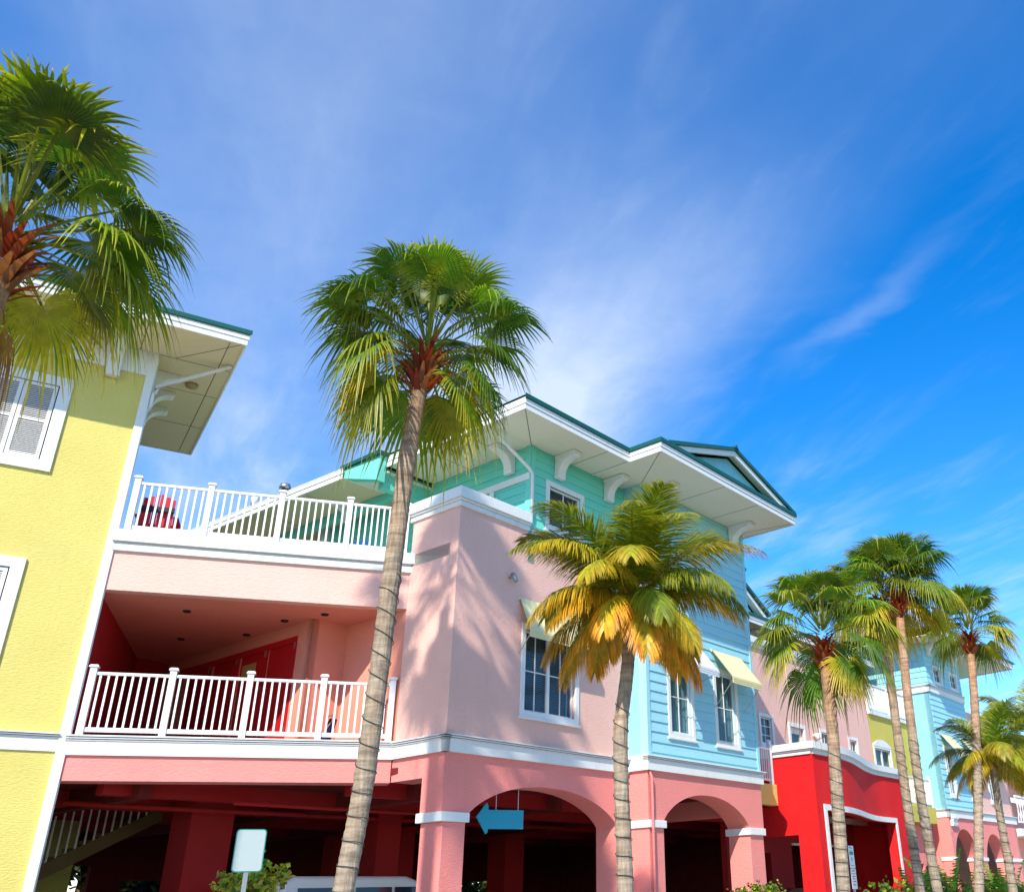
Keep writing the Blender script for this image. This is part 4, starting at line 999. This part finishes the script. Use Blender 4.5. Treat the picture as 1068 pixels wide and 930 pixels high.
    for i in range(9):
        az = i*.7; c = top+Vector((math.cos(az)*(r1+.13), math.sin(az)*(r1+.13), .02-.1*(i % 2))); n_ = 8; vs = []
        rr = .085
        for a in range(n_+1):
            for b in range(n_): vs.append((c.x+rr*math.sin(math.pi*a/n_)*math.cos(2*math.pi*b/n_), c.y+rr*math.sin(math.pi*a/n_)*math.sin(2*math.pi*b/n_), c.z+rr*1.2*math.cos(math.pi*a/n_)))
        m.add(vs, [(a*n_+b, a*n_+(b+1) % n_, (a+1)*n_+(b+1) % n_, (a+1)*n_+b) for a in range(n_) for b in range(n_)], (.35,.22,.04))
    m.build('coconut_bunch', 'leaf', T, smooth=True)
    if wirez:
        z0, z1 = path[0][2], path[-1][2]
        wire(pts, lambda z: (r0+(r1-r0)*(z-z0)/(z1-z0))*1.03+.10*math.exp(-(z-z0)/.5), wirez[0], wirez[1], wirez[2], wlab, None, A, None)
    return T

fan_palm('fan palm with thick crown before the yellow building, cut by the left edge',
         [(-10.02, 4.78, -G), (-10.07, 4.78, 2), (-10.13, 4.78, 5.62)], .155, .15, 1.52, 21, n=44, dead=1, yellowing=.4, low=-.22)
fan_palm('tall leaning fan palm with red leaf bases before the pink corner',
         [(-5.30, 4.32, -G), (-5.12, 4.32, .17), (-4.98, 4.32, 1.5), (-4.88, 4.32, 3.91), (-4.80, 4.32, 5.61), (-4.68, 4.32, 7.02)], .117, .120, 1.64, 5, n=46, dead=0, low=-.42,
         wirez=(-1.4, 3.9, .27), wlab='dark light cable wound round the leaning palm before the pink corner', yellowing=.5)
coco('coconut palm with orange and yellow lower fronds between the pink and blue facades',
     [(-1.72, 5.59, -G), (-1.66, 5.59, .08), (-1.70, 5.59, 1.3), (-1.70, 5.59, 2.15), (-1.53, 5.59, 2.98), (-1.38, 5.59, 4.0)], .108, .095, 2.15, 19, n=38, warm=.72,
     wirez=(-1.4, 2.5, .24), wlab='dark light cable wound round the coconut palm before the pink facade')
fan_palm('fan palm with red leaf bases standing before the red block',
         [(5.45, 5.08, -G), (5.68, 5.08, 0), (5.85, 5.08, 1.72), (5.97, 5.08, 3.04), (6.0, 5.08, 4.6)], .125, .125, 1.50, 31, n=40, dead=1, boot=True,
         wirez=(-1.4, 2.6, .25), wlab='dark light cable wound round the palm before the red block', yellowing=.6)
fan_palm('left of the two tall thin fan palms whose crowns touch at the right',
         [(10.95, 4.46, -G), (10.89, 4.46, 0), (10.85, 4.46, 2.05), (10.89, 4.46, 4.6), (10.97, 4.46, 6.7)], .115, .108, 1.62, 41, n=40, dead=0, low=-.30,
         wirez=(-1.4, 3.2, .27), wlab='dark light cable wound round the left of the two thin palms', yellowing=.4)
fan_palm('right of the two tall thin fan palms whose crowns touch at the right',
         [(10.3, 5.19, -G), (10.11, 5.19, 0), (9.95, 5.19, 1.94), (10.08, 5.19, 4.38), (10.38, 5.19, 6.55)], .115, .108, 1.58, 47, n=40, dead=0, low=-.30,
         wirez=(-1.4, 3.2, .27), wlab='dark light cable wound round the right of the two thin palms', yellowing=.3)
fan_palm('slender fan palm with orange collar standing before the far blue tower house',
         [(11.6, 5.38, -G), (12.3, 5.38, 0), (13.35, 5.38, 2.12), (14.3, 5.38, 4.3), (14.93, 5.38, 6.35)], .118, .112, 1.42, 53, n=38, dead=0, low=-.12,
         wirez=(-1.4, 3.0, .27), wlab='dark light cable wound round the palm before the far blue tower', yellowing=.3)
coco('small drooping coconut palm before the far pink arch, near the right edge',
     [(14.3, 5.5, -G), (14.46, 5.5, .53), (14.47, 5.5, 1.69), (14.64, 5.5, 3.1)], .115, .09, 1.95, 61, n=22, warm=.45,
     wirez=(-1.4, 1.9, .25), wlab='dark light cable wound round the small coconut palm')
coco('coconut palm mostly outside the right edge with only its frond tips showing',
     [(20.6, 5.0, -G), (20.8, 5.0, 2), (21.1, 5.0, 4.3)], .13, .10, 2.4, 67, n=22, warm=.3)

# street palms standing just outside the picture, left of the camera: their crowns throw the shadows on the pink corner
for k, (u, v, z, sd, cr) in enumerate(((-11.3, 4.6, 15.9, 71, 1.9), (-12.9, 6.9, 15.4, 73, 1.8), (-16.8, 6.2, 10.6, 77, 1.7))):
    fan_palm(('tall fan palm by the yellow building, outside the picture to the left', 'tall fan palm outside the left of the picture, nearest the road', 'shorter fan palm outside the left of the picture')[k],
             [(u, v, -G), (u+.1, v, z*.5), (u+.2, v, z)], .2, .15, cr, sd, n=26, dead=0, boot=False)

# ================================================================== SHRUBS, HEDGES, BANANAS
def leafblob(m, c, rx, ry, rz, n, ls, cols, seed, hemi=False):
    rr = random.Random(seed)
    for i in range(n):
        while True:
            x, y, z = rr.uniform(-1, 1), rr.uniform(-1, 1), rr.uniform(-1, 1)
            d = x*x+y*y+z*z
            if .25 < d < 1.0+.3*rr.random(): break
        k = 1+.18*math.sin(5*x+3*z+seed)+.12*math.sin(9*y-4*z)
        p = Vector((c[0]+x*rx*k, c[1]+y*ry*k, c[2]+z*rz*k))
        a = Vector((rr.gauss(0, 1), rr.gauss(0, 1), rr.gauss(0, .7))).normalized(); b = a.cross(Vector((rr.gauss(0, 1), rr.gauss(0, 1), rr.gauss(0, 1)))).normalized()
        l = ls*rr.uniform(.6, 1.3); w = l*.34; co_ = rr.choice(cols)
        q = p+a*l*.5+Vector((0, 0, .05*l))
        m.add([tuple(p-a*l*.5), tuple(p+b*w), tuple(p+a*l*.6), tuple(p-b*w)], [(0,1,2,3)], tuple(x*rr.uniform(.7, 1.3) for x in co_))
    return m
def stems(T, base, n, h, spread, seed):
    rr = random.Random(seed); m = MB()
    for i in range(n):
        a = rr.uniform(0, 6.28); d = rr.uniform(.2, 1)*spread
        m.tube([(base[0], base[1], -G), (base[0]+math.cos(a)*d*.4, base[1]+math.sin(a)*d*.4, -G+h*.5), (base[0]+math.cos(a)*d, base[1]+math.sin(a)*d, -G+h)], [.025, .018, .006], 5)
    m.build('stems', 'oldwood', T)
def shrub(label, u, v, top, rx, n, ls, cols, seed, name='shrub', group=None):
    T = Thing(name, label, 'shrub' if name == 'shrub' else name, A, (u, v, -G), group)
    h = top+G; m = MB()
    leafblob(m, (u, v, -G+h*.52), rx, rx*.9, h*.48, n, ls, cols, seed)
    for k in range(10):
        rr = random.Random(seed*7+k); leafblob(m, (u+rr.uniform(-1, 1)*rx*.8, v+rr.uniform(-1, 1)*rx*.7, top-.1+rr.uniform(-.15, .08)), .12, .12, .14, int(n/40), ls, cols, seed+k)
    m.build('foliage', 'bushleaf', T); stems(T, (u, v), 7, h*.85, rx*.8, seed)
    return T
YG = [(.34,.36,.02), (.45,.42,.03), (.20,.28,.02), (.10,.17,.015)]
DG = [(.012,.03,.006), (.02,.045,.01), (.04,.07,.012), (.10,.09,.015)]
MG = [(.05,.11,.015), (.09,.17,.02), (.14,.20,.02)]
shrub('yellow-green shrub behind the blank sign under the deck', -4.95, 2.15, .46, .40, 2200, .085, YG, 3)
shrub('dark green shrub at the foot of the coral arch under the blue bay', 8.2, 1.6, .14, .9, 3000, .085, YG[1:]+MG, 5)
T = Thing('hedge', 'clipped green hedge between the thin palms and the far coral arches', 'hedge', A, (20, 1.5, -G))
m = MB()
for k in range(16): leafblob(m, (14.0+k*1.1, 2.0-.06*k, -.80), .75, .6, .85+.12*math.sin(k*1.9), 620, .14, MG+YG[:1], 100+k)
m.build('foliage', 'bushleaf', T); MB().box(13.5, 31, 1.1, 1.9, -G, -.9).build('core', 'oldwood', T)
def banana(label, u, v, top, n, seed):
    rr = random.Random(seed); T = Thing('banana_plant', label, 'banana plant', A, (u, v, -G), 'banana plants in the planting bed'); m = MB()
    for i in range(n):
        az = i*2.4+rr.gauss(0, .3); el = rr.uniform(.95, 1.45); L = (top+G)*rr.uniform(.65, .95); w = L*.13
        p = Vector((u+math.cos(az)*.1, v+math.sin(az)*.1, -G+.2)); t = Vector((math.cos(az)*math.cos(el), math.sin(az)*math.cos(el), math.sin(el))); s = Vector((-math.sin(az), math.cos(az), 0))
        g = tuple(x*rr.uniform(.8, 1.3) for x in rr.choice([(.05,.16,.015), (.10,.26,.02), (.15,.30,.02)])); K = 26; prev = None
        for k in range(K+1):
            q = k/K; n_ = s.cross(t).normalized(); n_ = n_ if n_.z > 0 else -n_
            ww = .02 if q < .3 else w*math.sin(math.pi*min(1, (q-.3)/.7*.97+.02))**.6*(1-.12*(k % 3 == 0))
            row = [tuple(p-s*ww+n_*ww*.35), tuple(p), tuple(p+s*ww+n_*ww*.35)]
            if prev:
                gv = tuple(x*rr.uniform(.8, 1.2) for x in g)
                for a, b in ((0, 1), (2, 1)):
                    cut = rr.uniform(.05, .45) if q > .35 else 0; hang = Vector((0, 0, -ww*rr.uniform(0, .5)))
                    o0 = Vector(prev[a]); o1 = Vector(row[a])+(Vector(prev[a])-Vector(row[a]))*cut+hang
                    m.add([tuple(o0), tuple(o1), row[b], prev[b]], [(0,1,2,3)], gv)
            prev = row; t = (t+Vector((0, 0, -.9/K*q*1.6))).normalized(); p = p+t*L/K
    m.build('leaves', 'bushleaf', T); MB().tube([(u, v, -G), (u, v, -G+(top+G)*.35)], [.12, .07], 10).build('stem', 'oldwood', T)
banana('tall bright banana plant right of the red block', 20.8, 1.2, 1.35, 14, 1)
banana('dark leaved banana plant at the right foot of the red block', 18.6, 1.3, .8, 12, 2)
banana('banana plant before the yellow wall of the far arch', 25.5, 1.6, 1.15, 14, 3)
banana('second banana plant before the far arch, nearest its pink pier', 27.2, 1.9, .8, 12, 4)
# dark trees beyond the parking level
for i in range(9):
    u = -12+i*4.4+(i % 2)*1.3; v = -19.5-(i % 3)*1.6
    T = Thing('tree', ['broad dark tree behind the parking level', 'tall dark tree behind the parking level', 'loose dark tree behind the parking level'][i % 3]+', '+['leftmost', 'second from left', 'third from left', 'fourth from left', 'fifth from left', 'sixth from left', 'seventh from left', 'eighth from left', 'rightmost'][i], 'tree', A, (u, v, -G), 'trees behind the parking level')
    MB().tube([(u, v, -G), (u+.2, v, 1.0), (u-.3, v+.2, 3.2)], [.26, .2, .1], 10).build('trunk', 'oldwood', T, smooth=True)
    m = MB(); rr = random.Random(i+50)
    for k in range(9): leafblob(m, (u+rr.uniform(-2.2, 2.2), v+rr.uniform(-1, 1), rr.uniform(-.4, 4.5)), 1.6, 1.2, 1.2, 420, .34, DG, i*20+k)
    m.build('crown', 'bushleaf', T)

# ================================================================== SIGNS
T = Thing('street_sign', 'blank pale rectangular sign on a perforated steel post before the left parking bay', 'sign', A, (-6.36, 4.36, -G))
def rrect(a0, a1, z0, z1, r, n=5):
    out = []
    for cx_, cz_, s0 in ((a1-r, z1-r, 0), (a0+r, z1-r, 90), (a0+r, z0+r, 180), (a1-r, z0+r, 270)):
        for k in range(n+1): a = R(s0+90*k/n); out.append((cx_+r*math.cos(a), cz_+r*math.sin(a)))
    return out
def rot_about(m, c, ang):
    ca, sa = math.cos(ang), math.sin(ang); m.v = [(c[0]+(x-c[0])*ca-(y-c[1])*sa, c[1]+(x-c[0])*sa+(y-c[1])*ca, z) for x, y, z in m.v]; return m
SC = (-6.36, 4.36); SA = .45
m = rot_about(MB().face(rrect(SC[0]-.148, SC[0]+.148, .37, .78, .035), 4.36, 4.363), SC, SA); m.build('panel', 'signteal', T)
m = rot_about(MB().face(rrect(SC[0]-.138, SC[0]+.138, .380, .770, .03), 4.363, 4.366), SC, SA); m.build('panel_face', 'signface', T)
m = MB().box(SC[0]-.022, SC[0]+.022, 4.325, 4.358, -G, .70)
for k in range(70): m.box(SC[0]-.006, SC[0]+.006, 4.358, 4.3605, -G+.06+k*.033, -G+.072+k*.033)
rot_about(m, SC, SA).build('post', 'metal', T)
T = Thing('parking_sign', 'narrow white and green parking sign on a steel post before the red opening', 'sign', A, (10.05, 3.2, -G))
MB().box(9.93, 10.20, 3.2, 3.206, .50, .99).build('panel', 'signwhite', T); MB().box(9.93, 10.20, 3.2, 3.206, .05, .485).build('panel', 'signwhite', T)
m = MB()          # worn, unreadable marks
for a0, a1, z0, z1 in ((9.97, 10.06, .935, .965), (10.07, 10.12, .925, .95), (9.96, 10.16, .79, .86), (9.98, 10.12, .87, .885), (10.045, 10.08, .66, .74), (10.0, 10.13, .55, .562)): m.box(a0, a1, 3.206, 3.209, z0, z1)
m.build('green_marks', 'signteal', T)
m = MB()
for a0, a1, z0, z1 in ((10.0, 10.13, .43, .455), (9.96, 10.17, .375, .385), (9.99, 10.14, .31, .33), (9.99, 10.10, .26, .28), (10.0, 10.15, .20, .22), (9.98, 10.13, .13, .15)): m.box(a0, a1, 3.206, 3.209, z0, z1)
m.build('red_marks', 'signred', T)
MB().box(10.04, 10.09, 3.16, 3.198, -G, .9).build('post', 'metal', T)

# ================================================================== VEHICLES
def car(label, name, u, v, L, W_, H, mat, cat, head=0, van=True):
    T = Thing(name, label, cat, A, (u, v, -G)); z = -G
    if van: side = [(-.5, .28), (.5, .28), (.5, .62), (.47, .92), (.30, 1.08), (.16, H-.10), (.10, H-.01), (-.44, H), (-.49, H-.12), (-.5, .9)]
    else: side = [(-.5, .3), (.5, .3), (.5, .60), (.46, .78), (.25, .92), (.10, H-.06), (.02, H), (-.20, H), (-.36, H-.16), (-.47, .95), (-.5, .8)]
    pts = [(u+x*L, z+h) for x, h in side]
    m = MB(); n = len(pts); secs = []
    for b, sh in ((-W_/2, .0), (-W_/2+.06, .02), (W_/2-.06, .02), (W_/2, .0)):
        secs.append([(x, v+b*(1 if h < z+1.0 else .86), h+(0.02 if sh else -.0)) for x, h in pts])
    vs = sum(secs, []); fs = [tuple(range(n)), tuple(range(3*n, 4*n))]
    for k in range(3):
        for i in range(n): fs.append((k*n+i, k*n+(i+1) % n, (k+1)*n+(i+1) % n, (k+1)*n+i))
    m.add(vs, fs); m.build('body', mat, T, bevel=.05)
    gl = MB()
    for s in (-1, 1):
        b = v+s*(W_/2*.90+.03); b2 = v+s*(W_/2*.86+.018)
        for x0, x1 in ((-.43, -.18), (-.16, .02), (.035, .17)) if van else ((-.30, -.08), (-.06, .12)):
            gl.add([(u+x0*L, b+s*.02, z+1.06), (u+x1*L+(.05 if x1 > .1 else 0), b+s*.02, z+1.06), (u+x1*L*(.92 if x1 > .1 else 1), b2, z+H-.20), (u+x0*L, b2, z+H-.20)], [(0,1,2,3)])
    gl.build('side_window', 'carglass', T)
    MB().add([(u+.298*L, v-W_*.42, z+1.10), (u+.298*L, v+W_*.42, z+1.10), (u+.165*L, v+W_*.40, z+H-.12), (u+.165*L, v-W_*.40, z+H-.12)], [(0,1,2,3)]).build('windscreen', 'carglass', T)
    for x in (-.31, .31):
        for s in (-1, 1):
            wv = v+s*(W_/2-.10); wm = MB()
            N = 20; vs = [(u+x*L+.34*math.cos(2*math.pi*k/N), wv+o, z+.34+.34*math.sin(2*math.pi*k/N)) for o in (-.11, .11) for k in range(N)]
            wm.add(vs, [tuple(range(N)), tuple(range(N, 2*N))]+[(k, (k+1) % N, N+(k+1) % N, N+k) for k in range(N)]); wm = wm.build('wheel', 'rubber', T)
            vs = [(u+x*L+.2*math.cos(2*math.pi*k/N), wv+o, z+.34+.2*math.sin(2*math.pi*k/N)) for o in (-.12, .12) for k in range(N)]
            MB().add(vs, [tuple(range(N)), tuple(range(N, 2*N))]+[(k, (k+1) % N, N+(k+1) % N, N+k) for k in range(N)]).build('rim', 'metal', T, parent=wm)
    for s in (-1, 1):
        MB().box(u+.49*L, u+.505*L, v+s*W_*.36-.14, v+s*W_*.36+.14, z+.62, z+.80).build('headlight', 'lamp', T)
        MB().box(u-.505*L, u-.49*L, v+s*W_*.40-.08, v+s*W_*.40+.08, z+.7, z+1.05).build('tail_light', 'signred', T)
    return T
car('tall white van parked under the deck, only its roof and windows showing', 'van', 2.15, -4.9, 5.2, 2.0, 2.20, 'van', 'van')
car('black car parked inside the red block, only its roof showing', 'car', 15.6, -1.2, 4.3, 1.8, 1.72, 'blackcar', 'car', van=False)

# ================================================================== DECK CHAIRS
def adirondack(label, u, v, z, mat, ang, name='deck_chair', wide=.62, strap=True):
    T = Thing(name, label, 'chair', A, (u, v, z)); c = (u, v)
    bk = MB(); n = 6
    for k in range(n):
        x = u-wide/2+wide*(k+.5)/n; h = 1.02-.12*abs(k-(n-1)/2)/2.5*1.0
        bk.face([(x-wide/n*.46, z+.30), (x+wide/n*.46, z+.30), (x+wide/n*.46, z+h), (x-wide/n*.3, z+h+.015)], v+.24, v+.27)
    rot_about(bk, c, ang).build('backrest', mat, T, bevel=.004)
    if strap: rot_about(MB().box(u-wide/2-.01, u+wide/2+.01, v+.272, v+.30, z+.60, z+.72), c, ang).build('strap', 'black', T)
    rot_about(MB().box(u-wide/2, u+wide/2, v-.3, v+.24, z+.32, z+.36), c, ang).build('seat', mat, T)
    for s in (-1, 1):
        rot_about(MB().box(u+s*.36-.05, u+s*.36+.05, v-.38, v+.25, z+.52, z+.545), c, ang).build('armrest', mat, T)
        rot_about(MB().box(u+s*.34-.02, u+s*.34+.02, v-.34, v-.27, z, z+.52), c, ang).build('leg', mat, T)
        rot_about(MB().box(u+s*.34-.02, u+s*.34+.02, v+.2, v+.26, z, z+.52), c, ang).build('leg', mat, T)
pc = Bp(-5.12, -.75)
adirondack('red chair with a dark band on the upper deck beside the yellow building', pc[0], pc[1], 6.86, 'chairred', .58)
pc = Bp(-.95, -2.35)
adirondack('blue chair on the upper deck behind the leaning palm', pc[0], pc[1], 6.83, 'chairblue', .5, strap=False)
pc = Bp(-1.30, -.55)
T = Thing('folding_chair', 'folded navy beach chair leaning low on the lower deck before the pink recess', 'chair', A, (pc[0], pc[1], 2.92))
rot_about(MB().add([(pc[0]-.14, pc[1], 2.95), (pc[0]+.10, pc[1], 2.95), (pc[0]+.30, pc[1]-.1, 3.48), (pc[0]+.14, pc[1]-.1, 3.48), (pc[0]-.14, pc[1]-.04, 2.95), (pc[0]+.10, pc[1]-.04, 2.95), (pc[0]+.30, pc[1]-.14, 3.48), (pc[0]+.14, pc[1]-.14, 3.48)], [(0,1,2,3), (4,5,6,7), (0,1,5,4), (2,3,7,6), (1,2,6,5), (0,3,7,4)]), pc, 0).build('fabric', 'navy', T)
MB().tube([(pc[0]-.20, pc[1]-.02, 2.94), (pc[0]+.26, pc[1]-.1, 3.56)], .014, 6).build('frame', 'metal', T)
MB().tube([(pc[0]+.0, pc[1]-.06, 3.50), (pc[0]+.24, pc[1]-.12, 3.56)], .014, 6).build('armrest', 'metal', T)
for o in list(bpy.data.objects):
    if o.name.startswith('deck_chair') and o.type == 'EMPTY': o['group'] = 'slatted deck chairs'
